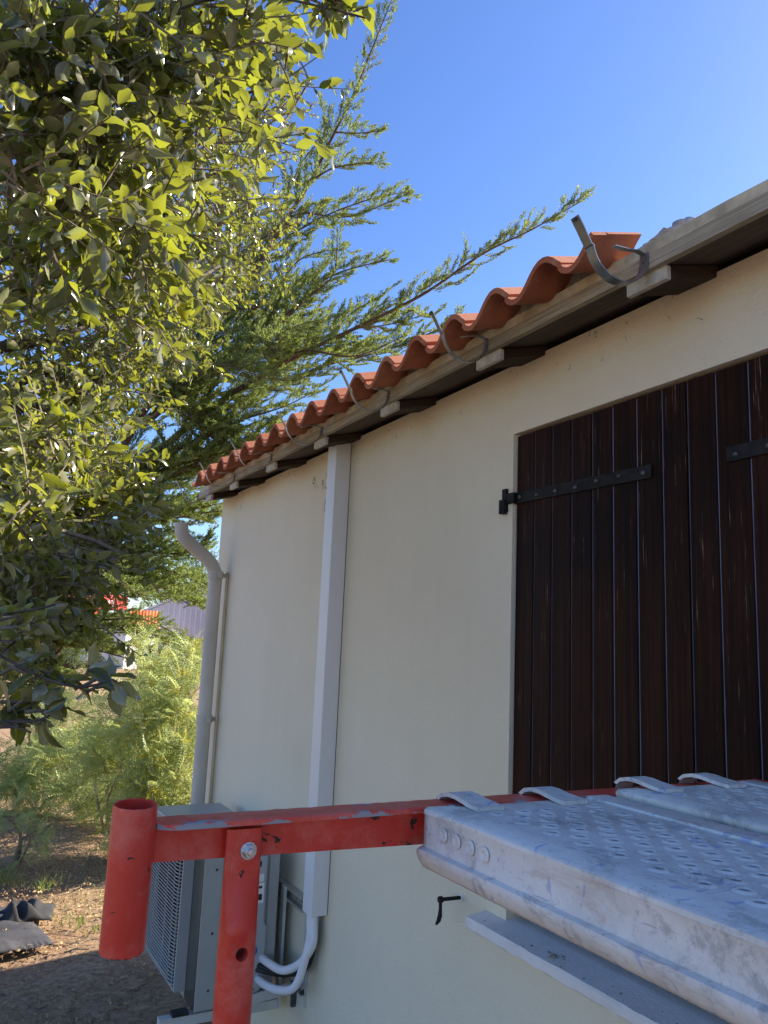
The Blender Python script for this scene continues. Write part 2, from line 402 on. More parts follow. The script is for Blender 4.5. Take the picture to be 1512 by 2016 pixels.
# ------------------------------------------------------------------ mesh helpers
class MB:
    """collects geometry for ONE mesh object"""
    def __init__(self):
        self.v, self.f, self.mi, self.n = [], [], [], 0

    def add(self, verts, faces, mi=0):
        self.v.append(np.asarray(verts, dtype=np.float64).reshape(-1, 3))
        for fc in faces:
            self.f.append([i + self.n for i in fc])
            self.mi.append(mi)
        self.n += len(self.v[-1])

    def box(self, x0, x1, y0, y1, z0, z1, mi=0):
        v = [(x0, y0, z0), (x1, y0, z0), (x1, y1, z0), (x0, y1, z0), (x0, y0, z1), (x1, y0, z1), (x1, y1, z1), (x0, y1, z1)]
        self.add(v, [(0, 3, 2, 1), (4, 5, 6, 7), (0, 1, 5, 4), (1, 2, 6, 5), (2, 3, 7, 6), (3, 0, 4, 7)], mi)

    def prism(self, prof, a, b, axis='x', mi=0):
        """closed 2-D outline extruded along an axis; prof holds the other two coordinates in order"""
        n = len(prof)
        def p3(t, q):
            return (t, q[0], q[1]) if axis == 'x' else ((q[0], t, q[1]) if axis == 'y' else (q[0], q[1], t))
        v = [p3(a, q) for q in prof] + [p3(b, q) for q in prof]
        f = [(i, (i + 1) % n, (i + 1) % n + n, i + n) for i in range(n)]
        f += [tuple(range(n))[::-1], tuple(range(n, 2 * n))]
        self.add(v, f, mi)

    def tube(self, pts, rad, n=8, caps=True, mi=0, squash=None):
        pts = [Vector(p) for p in pts]
        if not hasattr(rad, '__len__'):
            rad = [rad] * len(pts)
        tan = []
        for i in range(len(pts)):
            t = pts[min(i + 1, len(pts) - 1)] - pts[max(i - 1, 0)]
            tan.append(t.normalized() if t.length > 1e-9 else Vector((0, 0, 1)))
        ref = Vector((0, 0, 1)) if abs(tan[0].z) < 0.9 else Vector((1, 0, 0))
        nrm = tan[0].cross(ref).normalized()
        v = []
        for i, p in enumerate(pts):
            nrm = (nrm - tan[i] * nrm.dot(tan[i])).normalized()
            bn = tan[i].cross(nrm)
            for k in range(n):
                a = 2 * math.pi * k / n
                v.append(p + (nrm * math.cos(a) + bn * math.sin(a)) * rad[i])
        f = []
        for i in range(len(pts) - 1):
            for k in range(n):
                f.append((i * n + k, i * n + (k + 1) % n, (i + 1) * n + (k + 1) % n, (i + 1) * n + k))
        if caps:
            f.append(tuple(range(n))[::-1])
            f.append(tuple(range((len(pts) - 1) * n, len(pts) * n)))
        self.add([tuple(q) for q in v], f, mi)

    def lathe(self, prof, centre, n=24, axis='z', mi=0):
        """prof: (radius, height) pairs spun about an axis through centre"""
        v, f = [], []
        for r, h in prof:
            for k in range(n):
                a = 2 * math.pi * k / n
                c, s = r * math.cos(a), r * math.sin(a)
                if axis == 'z':
                    v.append((centre[0] + c, centre[1] + s, centre[2] + h))
                elif axis == 'x':
                    v.append((centre[0] + h, centre[1] + c, centre[2] + s))
                else:
                    v.append((centre[0] + s, centre[1] + h, centre[2] + c))
        for i in range(len(prof) - 1):
            for k in range(n):
                f.append((i * n + k, i * n + (k + 1) % n, (i + 1) * n + (k + 1) % n, (i + 1) * n + k))
        self.add(v, f, mi)

    def strip(self, path, width, thick, x0, mi=0):
        """flat strap following a path in the y-z plane, width along x"""
        p = [Vector((0, a, b)) for a, b in path]
        top, bot = [], []
        for i in range(len(p)):
            t = (p[min(i + 1, len(p) - 1)] - p[max(i - 1, 0)]).normalized()
            nn = Vector((0, -t.z, t.y)) * thick * 0.5
            top.append(p[i] + nn)
            bot.append(p[i] - nn)
        outl = [(q.y, q.z) for q in top] + [(q.y, q.z) for q in reversed(bot)]
        n = len(p)
        v = [(x0 - width / 2, a, b) for a, b in outl] + [(x0 + width / 2, a, b) for a, b in outl]
        m = len(outl)
        f = [(i, (i + 1) % m, (i + 1) % m + m, i + m) for i in range(m)]
        for i in range(n - 1):
            j = m - 1 - i
            f.append((i, j, j - 1, i + 1))
            f.append((m + i, m + i + 1, m + j - 1, m + j))
        self.add(v, f, mi)

    def build(self, name, mats, parent=None, smooth=False, bevel=0.0, angle=None, label=None, kind=None, recalc=True):
        me = bpy.data.meshes.new(name)
        v = np.concatenate(self.v) if self.v else np.zeros((0, 3))
        me.from_pydata(v.tolist(), [], self.f)
        if not isinstance(mats, (list, tuple)):
            mats = [mats]
        for m in mats:
            me.materials.append(m)
        if len(mats) > 1:
            me.polygons.foreach_set('material_index', self.mi)
        if recalc:
            import bmesh
            bm = bmesh.new()
            bm.from_mesh(me)
            bmesh.ops.recalc_face_normals(bm, faces=bm.faces)
            bm.to_mesh(me)
            bm.free()
        o = link(name, me, parent, label, kind)
        if smooth:
            me.polygons.foreach_set('use_smooth', [True] * len(me.polygons))
            if angle:
                me.set_sharp_from_angle(angle=math.radians(angle))
        if bevel:
            md = o.modifiers.new('bevel', 'BEVEL')
            md.width = bevel
            md.segments = 2
            md.limit_method = 'ANGLE'
            md.angle_limit = math.radians(35)
        me.update()
        return o

def link(name, data, parent=None, label=None, kind=None):
    o = bpy.data.objects.new(name, data)
    COL.objects.link(o)
    if parent is not None:
        o.parent = parent
        o.matrix_parent_inverse = Matrix.Translation(-parent.location) if parent.parent is None else parent_inv(parent)
    if label:
        o['label'] = label
    if kind:
        o['kind'] = kind
    return o

def parent_inv(p):
    m = Matrix.Identity(4)
    chain = []
    while p is not None:
        chain.append(p)
        p = p.parent
    for q in reversed(chain):
        m = m @ (q.matrix_parent_inverse if q.parent else Matrix.Identity(4)) @ q.matrix_basis
    return m.inverted()

def thing(name, label, cat, loc=(0, 0, 0), group=None):
    o = bpy.data.objects.new(name, None)
    COL.objects.link(o)
    o.location = loc
    o.empty_display_size = 0.1
    o['label'] = label
    o['category'] = cat
    if group:
        o['group'] = group
    return o

def tag(o, label, cat, group=None):
    o['label'] = label
    o['category'] = cat
    if group:
        o['group'] = group
    return o

def fastmesh(name, verts, quads, mats, parent=None, rnd=None, smooth=True, kind=None, label=None, mid=None):
    """big leaf meshes straight from arrays; quads (N,4); rnd: one value per vertex"""
    me = bpy.data.meshes.new(name)
    nv, nf = len(verts), len(quads)
    k = quads.shape[1]
    me.vertices.add(nv)
    me.vertices.foreach_set('co', np.ascontiguousarray(verts, dtype=np.float32).ravel())
    me.loops.add(nf * k)
    me.loops.foreach_set('vertex_index', np.ascontiguousarray(quads, dtype=np.int32).ravel())
    me.polygons.add(nf)
    me.polygons.foreach_set('loop_start', np.arange(0, nf * k, k, dtype=np.int32))
    me.polygons.foreach_set('loop_total', np.full(nf, k, dtype=np.int32))
    me.polygons.foreach_set('use_smooth', np.full(nf, smooth, dtype=bool))
    for m in (mats if isinstance(mats, (list, tuple)) else [mats]):
        me.materials.append(m)
    if rnd is not None:
        a = me.attributes.new('rnd', 'FLOAT', 'POINT')
        a.data.foreach_set('value', np.ascontiguousarray(rnd, dtype=np.float32))
    if mid is not None:
        a = me.attributes.new('mid', 'FLOAT', 'POINT')
        a.data.foreach_set('value', np.ascontiguousarray(mid, dtype=np.float32))
    me.update(calc_edges=True)
    me.validate()
    return link(name, me, parent, label, kind)

def unit(a):
    return a / np.maximum(np.linalg.norm(a, axis=-1, keepdims=True), 1e-9)

def frames(ydir, nhint):
    """(N,3,3) with columns side, along, normal"""
    y = unit(ydir)
    x = unit(np.cross(y, nhint))
    z = np.cross(x, y)
    return np.stack([x, y, z], axis=2)

def scatter(tv, tq, pos, fr, sc):
    """copies of a template (tv verts, tq quads) at many frames"""
    n, m = len(pos), len(tv)
    sc = np.asarray(sc)
    if sc.ndim == 1:
        sc = np.repeat(sc[:, None], 3, 1)
    loc = tv[None, :, :] * sc[:, None, :]
    w = np.einsum('nij,nmj->nmi', fr, loc) + pos[:, None, :]
    q = tq[None, :, :] + (np.arange(n) * m)[:, None, None]
    return w.reshape(-1, 3), q.reshape(-1, tq.shape[1])

def smooth_path(pts, step):
    p = np.asarray(pts, float)
    n = len(p)
    out = []
    for i in range(n - 1):
        p0, p1, p2, p3 = p[max(i - 1, 0)], p[i], p[i + 1], p[min(i + 2, n - 1)]
        k = max(2, int(np.linalg.norm(p2 - p1) / step))
        for t in np.arange(k) / k:
            out.append(0.5 * ((2 * p1) + (-p0 + p2) * t + (2 * p0 - 5 * p1 + 4 * p2 - p3) * t * t + (-p0 + 3 * p1 - 3 * p2 + p3) * t ** 3))
    out.append(p[-1])
    return np.array(out)

def leaf_template(rows, width, fold, curl, wave=0.0, phase=0.0, twist=0.0):
    v = []
    for i, (t, w) in enumerate(rows):
        for s in (-1, 0, 1):
            x = s * w * width
            z = abs(s) * w * width * fold - curl * t * t + wave * s * math.sin(t * 9 + phase)
            y = t
            a = twist * t
            v.append((x * math.cos(a) - z * math.sin(a), y, x * math.sin(a) + z * math.cos(a)))
    q = []
    for i in range(len(rows) - 1):
        for s in (0, 1):
            q.append((i * 3 + s, i * 3 + s + 1, i * 3 + s + 4, i * 3 + s + 3))
    return np.array(v, float), np.array(q, int)

# ================================================================== SETTING
def build_ground():
    rng = np.random.default_rng(1)
    # near patch with real unevenness, joined to a sheet that runs to the horizon
    xs = np.concatenate([[-900, -300, -120, -60, -40, -28, -20, -16], np.linspace(-13, -3, 81), [-2, 0, 2, 6, 14, 30, 80, 300, 900]])
    ys = np.concatenate([[-900, -300, -100, -40, -20, -10, -6, -4], np.linspace(-2.5, 5.5, 65), [7, 9, 12, 18, 28, 50, 100, 300, 900]])
    X, Y = np.meshgrid(xs, ys)
    Z = np.zeros_like(X)
    for k in range(14):
        a = rng.uniform(0, 6.28)
        f = rng.uniform(1.2, 9)
        Z += 0.10 / f * rng.uniform(0.3, 1) * np.sin((X * math.cos(a) + Y * math.sin(a)) * f + rng.uniform(0, 6))
    w = np.clip(1 - np.maximum(np.abs(X + 8) - 4, 0) / 2, 0, 1) * np.clip(1 - np.maximum(np.abs(Y - 1.5) - 3.5, 0) / 2, 0, 1)
    Z = Z * w * 0.55
    v = np.stack([X.ravel(), Y.ravel(), Z.ravel()], 1)
    nx, ny = len(xs), len(ys)
    q = np.array([(j * nx + i, j * nx + i + 1, (j + 1) * nx + i + 1, (j + 1) * nx + i) for j in range(ny - 1) for i in range(nx - 1)])
    fastmesh('ground', v, q, M['ground'], kind='structure')
build_ground()

def litter():
    rng = np.random.default_rng(2)
    n = 30000
    x = -3.4 - 8.0 * rng.random(n) ** 1.05
    y = rng.uniform(-1.0, 3.2, n)
    keep = ~((x > -4.95) & (y > 1.40))
    x, y = x[keep], y[keep]
    n = len(x)
    z = 0.012 + rng.random(n) * 0.03
    tv, tq = leaf_template([(0, .1), (.5, .5), (1, .05)], 0.9, 0.5, 0.35)
    a = rng.uniform(0, 6.283, n)
    yd = np.stack([np.cos(a), np.sin(a), rng.normal(0, .35, n)], 1)
    nh = np.stack([rng.normal(0, .5, n), rng.normal(0, .5, n), np.ones(n)], 1)
    L = rng.uniform(.007, .026, n)
    v, q = scatter(tv, tq, np.stack([x, y, z], 1), frames(yd, nh), np.stack([L * rng.uniform(.35, 1.0, n), L, L], 1))
    rnd = np.repeat(rng.random(n), len(tv))
    fastmesh('leaf_litter', v, q, M['litter'], rnd=rnd, kind='stuff', label='dry brown leaf litter covering the bare ground')
    # fallen twigs
    mb = MB()
    for i in range(170):
        px, py = -3.6 - 6 * rng.random(), rng.uniform(-.6, 2.4)
        if px > -4.95 and py > 1.36:
            continue
        a = rng.uniform(0, 6.28)
        l = rng.uniform(.08, .32)
        pts = [(px + math.cos(a + b * .3) * l * t, py + math.sin(a + b * .3) * l * t, .025 + .012 * math.sin(3 * t + i)) for t, b in ((0, 0), (.35, rng.normal()), (.7, rng.normal()), (1, 0))]
        mb.tube(pts, [.0042, .0038, .003, .0016], 4)
    mb.build('fallen_twigs', M['twig'], kind='stuff', label='small dry twigs fallen on the ground', recalc=False)
    # grass tufts
    vs, qs, rs, off = [], [], [], 0
    gv = np.array([(-.05, 0, 0), (.05, 0, 0), (-.04, .4, .03), (.04, .4, .03), (-.022, .8, .16), (.022, .8, .16), (-.002, 1.0, .30), (.002, 1.0, .30)])
    gq = np.array([(0, 1, 3, 2), (2, 3, 5, 4), (4, 5, 7, 6)])
    for cx, cy, r, n, h in [(-6.62, .62, .12, 60, .13), (-6.42, .80, .10, 45, .14), (-6.75, .50, .12, 40, .10), (-5.62, .92, .10, 60, .07), (-5.45, 1.02, .08, 30, .06), (-6.1, 1.15, .3, 50, .04), (-5.9, .95, .3, 60, .04), (-6.6, 1.25, .22, 40, .06), (-7.4, .8, .2, 50, .08), (-7.7, 1.3, .3, 50, .07)]:
        p = np.stack([cx + rng.normal(0, r * .5, n), cy + rng.normal(0, r * .5, n), np.full(n, .008)], 1)
        d = np.stack([rng.normal(0, .45, n), rng.normal(0, .45, n), np.ones(n)], 1)
        s = h * rng.uniform(.5, 1.2, n)
        v, q = scatter(gv, gq, p, frames(d, np.stack([rng.normal(0, 1, n), rng.normal(0, 1, n), np.zeros(n) + .1], 1)), np.stack([np.full(n, .055), s, s], 1))
        vs.append(v); qs.append(q + off); off += len(v)
        rs.append(np.repeat(rng.random(n), len(gv)))
    fastmesh('grass', np.concatenate(vs), np.concatenate(qs), M['grass'], rnd=np.concatenate(rs), kind='stuff', label='short green grass tufts growing through the leaf litter')
litter()

# ================================================================== HOUSE
PITCH_T = 0.29
house = thing('house', 'cream rendered single-storey house with terracotta eave tiles and brown shutters', 'house', (-4.88, 1.45, 0))
WX0, WX1 = -4.88, 3.4
OX0, OX1, OZ0, OZ1 = -1.871, -0.591, 1.105, 2.505

def build_wall():
    mb = MB()
    top = 2.728
    mb.box(WX0, OX0, 1.45, 1.65, -0.3, top)
    mb.box(OX1, WX1, 1.45, 1.65, -0.3, top)
    mb.box(OX0, OX1, 1.45, 1.65, -0.3, 1.073)
    mb.box(OX0, OX1, 1.45, 1.65, OZ1, top)
    mb.box(OX0, OX1, 1.55, 1.65, OZ0, OZ1)
    mb.build('wall', M['wall'], house)
    mb = MB()
    pr = [(1.652, -0.3), (6.9, -0.3), (6.9, 2.72), (4.2, 3.52), (1.652, 2.77)]
    mb.prism(pr, WX0 + .001, WX0 + .2, 'x')
    mb.prism(pr, WX1 - .2, WX1 - .001, 'x')
    mb.box(WX0, WX1, 6.902, 7.1, -0.3, 2.72)
    mb.build('wall', M['wall'], house, label='cream rendered rear and end walls')
build_wall()

def build_roof():
    mb = MB()     # sloping soffit and deck
    y0, z0 = 1.286, 2.702
    yr = 4.2
    zr = z0 + (yr - y0) * PITCH_T * 0.98
    mb.prism([(y0, z0), (yr, zr), (7.25, 2.70), (7.25, 2.74), (yr, zr + .05), (y0, z0 + .046)], -4.90, 3.6, 'x')
    mb.build('roof_deck', M['soffit'], house)
    # wavy covering behind the front row of tiles
    prof = []
    x = -4.62
    while x < -1.34:
        prof.append((x, 0.036 - 0.036 * math.cos(2 * math.pi * (x + 1.303) / 0.2025)))
        x += 0.2025 / 8
    v, f = [], []
    for (yy, zz) in ((1.46, 2.835), (yr, 2.835 + (yr - 1.46) * PITCH_T), (7.2, 2.76)):
        for px, h in prof:
            v.append((px, yy, zz + h))
    n = len(prof)
    for j in range(2):
        for i in range(n - 1):
            f.append((j * n + i, j * n + i + 1, (j + 1) * n + i + 1, (j + 1) * n + i))
    mb = MB(); mb.add(v, f)
    o = mb.build('roof_covering', M['tile'], house, smooth=True, kind='stuff', label='further rows of terracotta tiles up the roof slope')
    md = o.modifiers.new('solid', 'SOLIDIFY'); md.thickness = .014; md.offset = -1
    # fascia: weathered front board, sandy strip above it
    rng = random.Random(3)
    def board(name, mat, y, t, zlo, zhi, x0, x1, jag):
        n = 160
        v = []
        for i in range(n + 1):
            x = x0 + (x1 - x0) * i / n
            dz = jag * (rng.random() - .6)
            dl = jag * .35 * (rng.random() - .5)
            v += [(x, y, zlo + dl), (x, y, zhi + dz), (x, y + t, zhi + dz), (x, y + t, zlo + dl)]
        f = []
        for i in range(n):
            a, b = i * 4, i * 4 + 4
            for k in range(4):
                f.append((a + k, a + (k + 1) % 4, b + (k + 1) % 4, b + k))
        f += [(0, 1, 2, 3), (n * 4 + 3, n * 4 + 2, n * 4 + 1, n * 4)]
        m2 = MB(); m2.add(v, f)
        return m2.build(name, mat, house)
    board('fascia_board', M['eave_wood'], 1.268, .017, 2.699, 2.7335, -4.80, 3.5, .0012)
    board('eave_strip', M['eave_strip'], 1.2735, .016, 2.7355, 2.764, -4.80, 3.5, .0045)
    # rafters
    for i, xc in enumerate([-4.64, -4.16, -3.575, -2.985, -2.385, -1.785, -1.186, -0.586, 0.014, .614, 1.214, 1.814, 2.414, 3.014]):
        w = .058
        mb = MB()
        prf = [(1.300, 2.672), (1.600, 2.672 + .3 * PITCH_T), (1.600, 2.73 + .3 * PITCH_T), (1.300, 2.7025)]
        mb.prism([(1.300, 2.672), (1.460, 2.672 + .16 * PITCH_T), (1.460, 2.702 + .16 * PITCH_T), (1.300, 2.7045)], xc - w, xc + w, 'x')
        r = mb.build('rafter', M['dark_wood'], house, bevel=.004)
        mb = MB()
        mb.box(xc - w - .001, xc + w + .001, 1.284, 1.2995, 2.667, 2.7005)
        mb.build('end_block', M['rafter_end'], r, bevel=.003)
build_roof()

def build_tiles():
    P = [(-.038, .024), (-.028, .011), (-.014, .003), (0, 0), (.014, .002), (.030, .011), (.046, .027), (.060, .043), (.074, .056), (.090, .065), (.106, .067), (.122, .063), (.138, .053), (.152, .041), (.163, .0315), (.170, .0255)]
    T = .0125
    def tile_mesh(name, pts, rib=True, L=.34):
        p = [Vector((a, b)) for a, b in pts]
        top, bot = [], []
        for i in range(len(p)):
            t = (p[min(i + 1, len(p) - 1)] - p[max(i - 1, 0)]).normalized()
            nn = Vector((-t.y, t.x)) * T * .5
            top.append(p[i] + nn); bot.append(p[i] - nn)
        mb = MB()
        n = len(p)
        v = []
        ys = [0, .045, .0455, L]
        for j, yy in enumerate(ys):
            off = -.0025 if (rib and j in (0, 1)) else 0
            for q in top:
                v.append((q.x, yy, q.y + yy * PITCH_T))
            for q in bot:
                v.append((q.x, yy, q.y + yy * PITCH_T + off))
        f = []
        m = 2 * n
        for j in range(3):
            a, b = j * m, j * m + m
            for i in range(n - 1):
                f.append((a + i, a + i + 1, b + i + 1, b + i))
                f.append((a + n + i, b + n + i, b + n + i + 1, a + n + i + 1))
            f.append((a, b, b + n, a + n))
            f.append((a + n - 1, a + 2 * n - 1, b + 2 * n - 1, b + n - 1))
        for i in range(n - 1):
            f.append((i, n + i, n + i + 1, i + 1))
            e = 3 * m
            f.append((e + i, e + i + 1, e + n + i + 1, e + n + i))
        mb.add(v, f)
        return mb
    rng = random.Random(8)
    base = None
    for i in range(17):
        x = -1.303 - .2025 * i - (.0 if i < 3 else rng.uniform(-.003, .003))
        if i == 0:       # the last tile laid before the bare stretch stops just past its crest
            o = tile_mesh('roof_tile', P[:9], L=.15).build('roof_tile', M['tile'], house, smooth=True, angle=40, label='cut terracotta tile at the bare end of the row')
        elif base is None:
            o = base = tile_mesh('roof_tile', P).build('roof_tile', M['tile'], house, smooth=True, angle=40)
        else:
            o = base.copy(); COL.objects.link(o)
        o.matrix_basis = Matrix.Translation((x, 1.166 + rng.uniform(-.004, .004), 2.7275 + rng.uniform(-.002, .002))) @ Matrix.Rotation(rng.uniform(-.012, .012), 4, 'Z') @ Matrix.Rotation(rng.uniform(-.01, .01), 4, 'Y')
        o.matrix_parent_inverse = Matrix.Translation(-house.location)
    # mortar closing the waves above the eave strip
    mb = MB()
    n = 200
    v = []
    rg = random.Random(4)
    for i in range(n + 1):
        x = -4.58 + (3.29) * i / n
        h = .033 - .033 * math.cos(2 * math.pi * (x + 1.303) / .2025)
        zt = 2.757 + h
        y = 1.287 + rg.uniform(-.004, .004)
        v += [(x, y, 2.748), (x, y + .006, zt), (x, 1.40, zt + .03), (x, 1.40, 2.76)]
    f = []
    for i in range(n):
        a, b = i * 4, i * 4 + 4
        for k in range(4):
            f.append((a + k, a + (k + 1) % 4, b + (k + 1) % 4, b + k))
    f += [(0, 1, 2, 3), (n * 4 + 3, n * 4 + 2, n * 4 + 1, n * 4)]
    mb.add(v, f)
    mb.build('mortar_bed', M['mortar'], house)
    # lump of fresh mortar beside the last tile
    rg = np.random.default_rng(6)
    mb = MB()
    def blob(c, r, seed):
        import bmesh
        bm = bmesh.new()
        bmesh.ops.create_icosphere(bm, subdivisions=3, radius=1.0)
        g = np.random.default_rng(seed)
        ph = g.uniform(0, 6, (8, 3)); fr = g.uniform(2, 9, (8, 3)); am = g.uniform(.02, .10, 8)
        vv = []
        for q in bm.verts:
            s = 1 + sum(am[k] * math.sin(fr[k] @ np.array(q.co) + ph[k, 0]) for k in range(8))
            vv.append((c[0] + q.co.x * r[0] * s, c[1] + q.co.y * r[1] * s, c[2] + q.co.z * r[2] * s))
        ff = [tuple(w.index for w in fc.verts) for fc in bm.faces]
        bm.free()
        return vv, ff
    for c, r, s in [((-1.145, 1.315, 2.772), (.055, .035, .020), 1), ((-1.10, 1.316, 2.778), (.038, .03, .022), 2), ((-1.185, 1.300, 2.762), (.05, .025, .016), 3), ((-1.22, 1.297, 2.755), (.04, .02, .012), 5), ((-1.075, 1.312, 2.768), (.03, .02, .012), 7)]:
        mb.add(*blob(c, r, s))
    mb.build('mortar_lump', M['mortar_pale'], house, smooth=True)
build_tiles()

def build_shutters():
    zb, zt = 1.138, 2.4975
    for li, (x0, lab) in enumerate(((-1.8675, 'left brown shutter'), (-1.2285, 'right brown shutter'))):
        W = .6375
        mb = MB(); mb.box(x0 + .004, x0 + W - .001, 1.4662, 1.497, zb + .004, zt - .004)
        sh = mb.build('shutter', M['groove'], house, label=lab)
        n = 8
        pw = W / n
        rg = random.Random(20 + li)
        cuts = [x0 + i * pw + (rg.uniform(-.004, .004) if 0 < i < n else 0) for i in range(n + 1)]
        for i in range(n):
            a, b = cuts[i] + .0025, cuts[i + 1] - .0025
            yf = 1.4605 + rg.uniform(-.0006, .0012)
            c = .0030
            mb = MB()
            ca = .001 if i == 0 else c
            cb = .001 if i == n - 1 else c
            mb.prism([(a + ca, yf), (b - cb, yf), (b, yf + c), (b, 1.466), (a, 1.466), (a, yf + c)], zb + rg.uniform(0, .003), zt - rg.uniform(0, .003), 'z')
            mb.build('plank', M['shutter'], sh)
        # strap hinge, upper and lower
        for z, tilt in ((2.301, -.018), (1.30, 0)):
            mb = MB()
            if li == 0:
                xa, xb = -1.90, -1.335
            else:
                xa, xb = -.56, -1.122
            s = 1 if xb > xa else -1
            hh = .0172
            za, zb2 = z + .004, z - .004 if li == 0 else z - .006
            L = [(xa, za - hh), (xb, zb2 - hh), (xb, zb2 + hh), (xa, za + hh)]
            mb.prism(L, 1.4545, 1.4598, 'y')
            mb.lathe([(.0, -.03), (.0125, -.03), (.0125, .012), (.0, .012)], (xa - s * .004, 1.4385, z - .012), 14, 'z')
            mb.box(min(xa, xa + s * .045), max(xa, xa + s * .045), 1.4405, 1.4544, za - .0165, za + .0155)
            mb.box(min(xa - s * .012, xa + s * .008), max(xa - s * .012, xa + s * .008), 1.4395, 1.4585, z - .036, z + .036)
            hinge = mb.build('strap_hinge', M['iron'], sh, bevel=.0015)
            for k in range(7):
                mb = MB()
                t = (k + .45) / 7
                bx_ = xa + (xb - xa) * t + s * .02
                if abs(bx_ - xb) < .01:
                    bx_ = xb - s * .016
                bz_ = za + (zb2 - za) * t + rg.uniform(-.004, .004)
                mb.lathe([(.0, -.0052), (.0035, -.005), (.0062, -.003), (.0068, 0.0), (.0068, .001)], (bx_, 1.4545, bz_), 10, 'y')
                mb.build('hinge_bolt', M['bolt'], sh, smooth=True)
build_shutters()

def build_sill():
    mb = MB()
    rg = random.Random(5)
    n = 60
    v, x0, x1 = [], -1.962, -.45
    for i in range(n + 1):
        x = x0 + (x1 - x0) * i / n
        j = lambda: rg.uniform(-.0012, .0012)
        yf = 1.377
        sec = [(1.545, 1.072), (yf + .004 + j(), 1.072 + j()), (yf + j(), 1.076 + j()), (yf + j(), 1.096 + j()), (yf + .004 + j(), 1.1015 + j()), (1.545, 1.122)]
        v += [(x, a, b) for a, b in sec]
    f = []
    for i in range(n):
        for k in range(6):
            f.append((i * 6 + k, i * 6 + (k + 1) % 6, i * 6 + 6 + (k + 1) % 6, i * 6 + 6 + k))
    f += [tuple(range(6)), tuple(range(n * 6, n * 6 + 6))[::-1]]
    mb.add(v, f)
    mb.build('window_sill', M['sill'], house, smooth=True, angle=30)
    # crumbs of mortar lying on it
    mb = MB()
    rg = random.Random(12)
    import bmesh
    def rock(c, r):
        bm = bmesh.new()
        bmesh.ops.create_icosphere(bm, subdivisions=1, radius=1)
        vv = [(c[0] + w.co.x * r * rg.uniform(.6, 1.4), c[1] + w.co.y * r * rg.uniform(.6, 1.3), c[2] + max(-.4, w.co.z) * r * rg.uniform(.4, .8)) for w in bm.verts]
        ff = [tuple(w.index for w in fc.verts) for fc in bm.faces]
        bm.free()
        mb.add(vv, ff)
    for i in range(75):
        x = -1.93 + .75 * rg.random() ** 1.1
        y = rg.uniform(1.383, 1.44)
        rock((x, y, 1.102 + (y - 1.38) * .06 + .001), rg.choice([.0012, .0014, .0018, .0022, .003, .004]))
    rock((-1.628, 1.408, 1.106), .0125)
    rock((-1.652, 1.416, 1.106), .006)
    rock((-1.705, 1.405, 1.105), .005)
    rock((-1.612, 1.428, 1.107), .007)
    o = mb.build('mortar_crumbs', M['mortar'], None, kind='stuff', label='dark mortar crumbs scattered on the window sill')
build_sill()

def build_cobwebs():
    rg = random.Random(31)
    mb = MB()
    for i in range(46):
        x = -4.7 + 4.2 * rg.random()
        if -3.12 < x < -3.0:
            continue
        z = 2.73 - .10 * rg.random() ** 1.8
        l = rg.uniform(.005, .020)
        a = rg.uniform(-2.6, -.5)
        y = 1.4478
        p = [(x, y, z), (x + .5 * l * math.cos(a) + rg.uniform(-.004, .004), y - rg.uniform(0, .004), z + .5 * l * math.sin(a)), (x + l * math.cos(a), y, z + l * math.sin(a))]
        mb.tube(p, [.00035, .0005, .0003], 4)
        if rg.random() < .5:
            mb.lathe([(0, -.0012), (.0014, -.0006), (.0016, .0008), (0, .0018)], (p[2][0], y, p[2][2]), 6)
    for x0, z0 in ((-3.22, 2.66), (-3.30, 2.60), (-3.17, 2.56), (-3.26, 2.50), (-3.4, 2.63), (-3.19, 2.69)):
        for k in range(3):
            a = rg.uniform(-2.4, -.6)
            l = rg.uniform(.03, .09)
            mb.tube([(x0, 1.4478, z0), (x0 + l * .5 * math.cos(a), 1.443, z0 + l * .5 * math.sin(a) - .006), (x0 + l * math.cos(a), 1.4478, z0 + l * math.sin(a))], .0006, 4)
        mb.lathe([(0, -.003), (.003, -.001), (.003, .002), (0, .004)], (x0 + l * math.cos(a), 1.4475, z0 + l * math.sin(a)), 6)
    mb.build('cobwebs', M['cobweb'], house, kind='stuff', label='dusty cobweb strands and insect specks under the soffit')
build_cobwebs()

def build_shutter_dog():
    t = thing('shutter_dog', 'black iron shutter stay hanging on the wall left of the sill', 'shutter stay', (-2.091, 1.45, 1.108))
    mb = MB()
    mb.tube([(-2.091, 1.452, 1.108), (-2.091, 1.378, 1.110)], .0055, 10)
    mb.lathe([(.0, -.006), (.009, -.006), (.0105, 0), (.009, .006), (0, .006)], (-2.091, 1.376, 1.110), 12, 'y')
    mb.build('pin', M['iron'], t, smooth=True, angle=40)
    mb = MB()
    mb.tube([(-2.091, 1.3755, 1.108), (-2.091, 1.3765, 1.085), (-2.091, 1.3755, 1.066), (-2.091, 1.371, 1.052), (-2.091, 1.362, 1.042)], [.0055, .005, .007, .0065, .003], 8)
    mb.build('latch', M['iron'], t, smooth=True)
    mb = MB(); mb.lathe([(.0, -.0035), (.011, -.0035), (.011, 0.0), (.0, .0)], (-2.091, 1.4495, 1.108), 12, 'y')
    mb.build('wall_plug', M['white_label'], t)
build_shutter_dog()

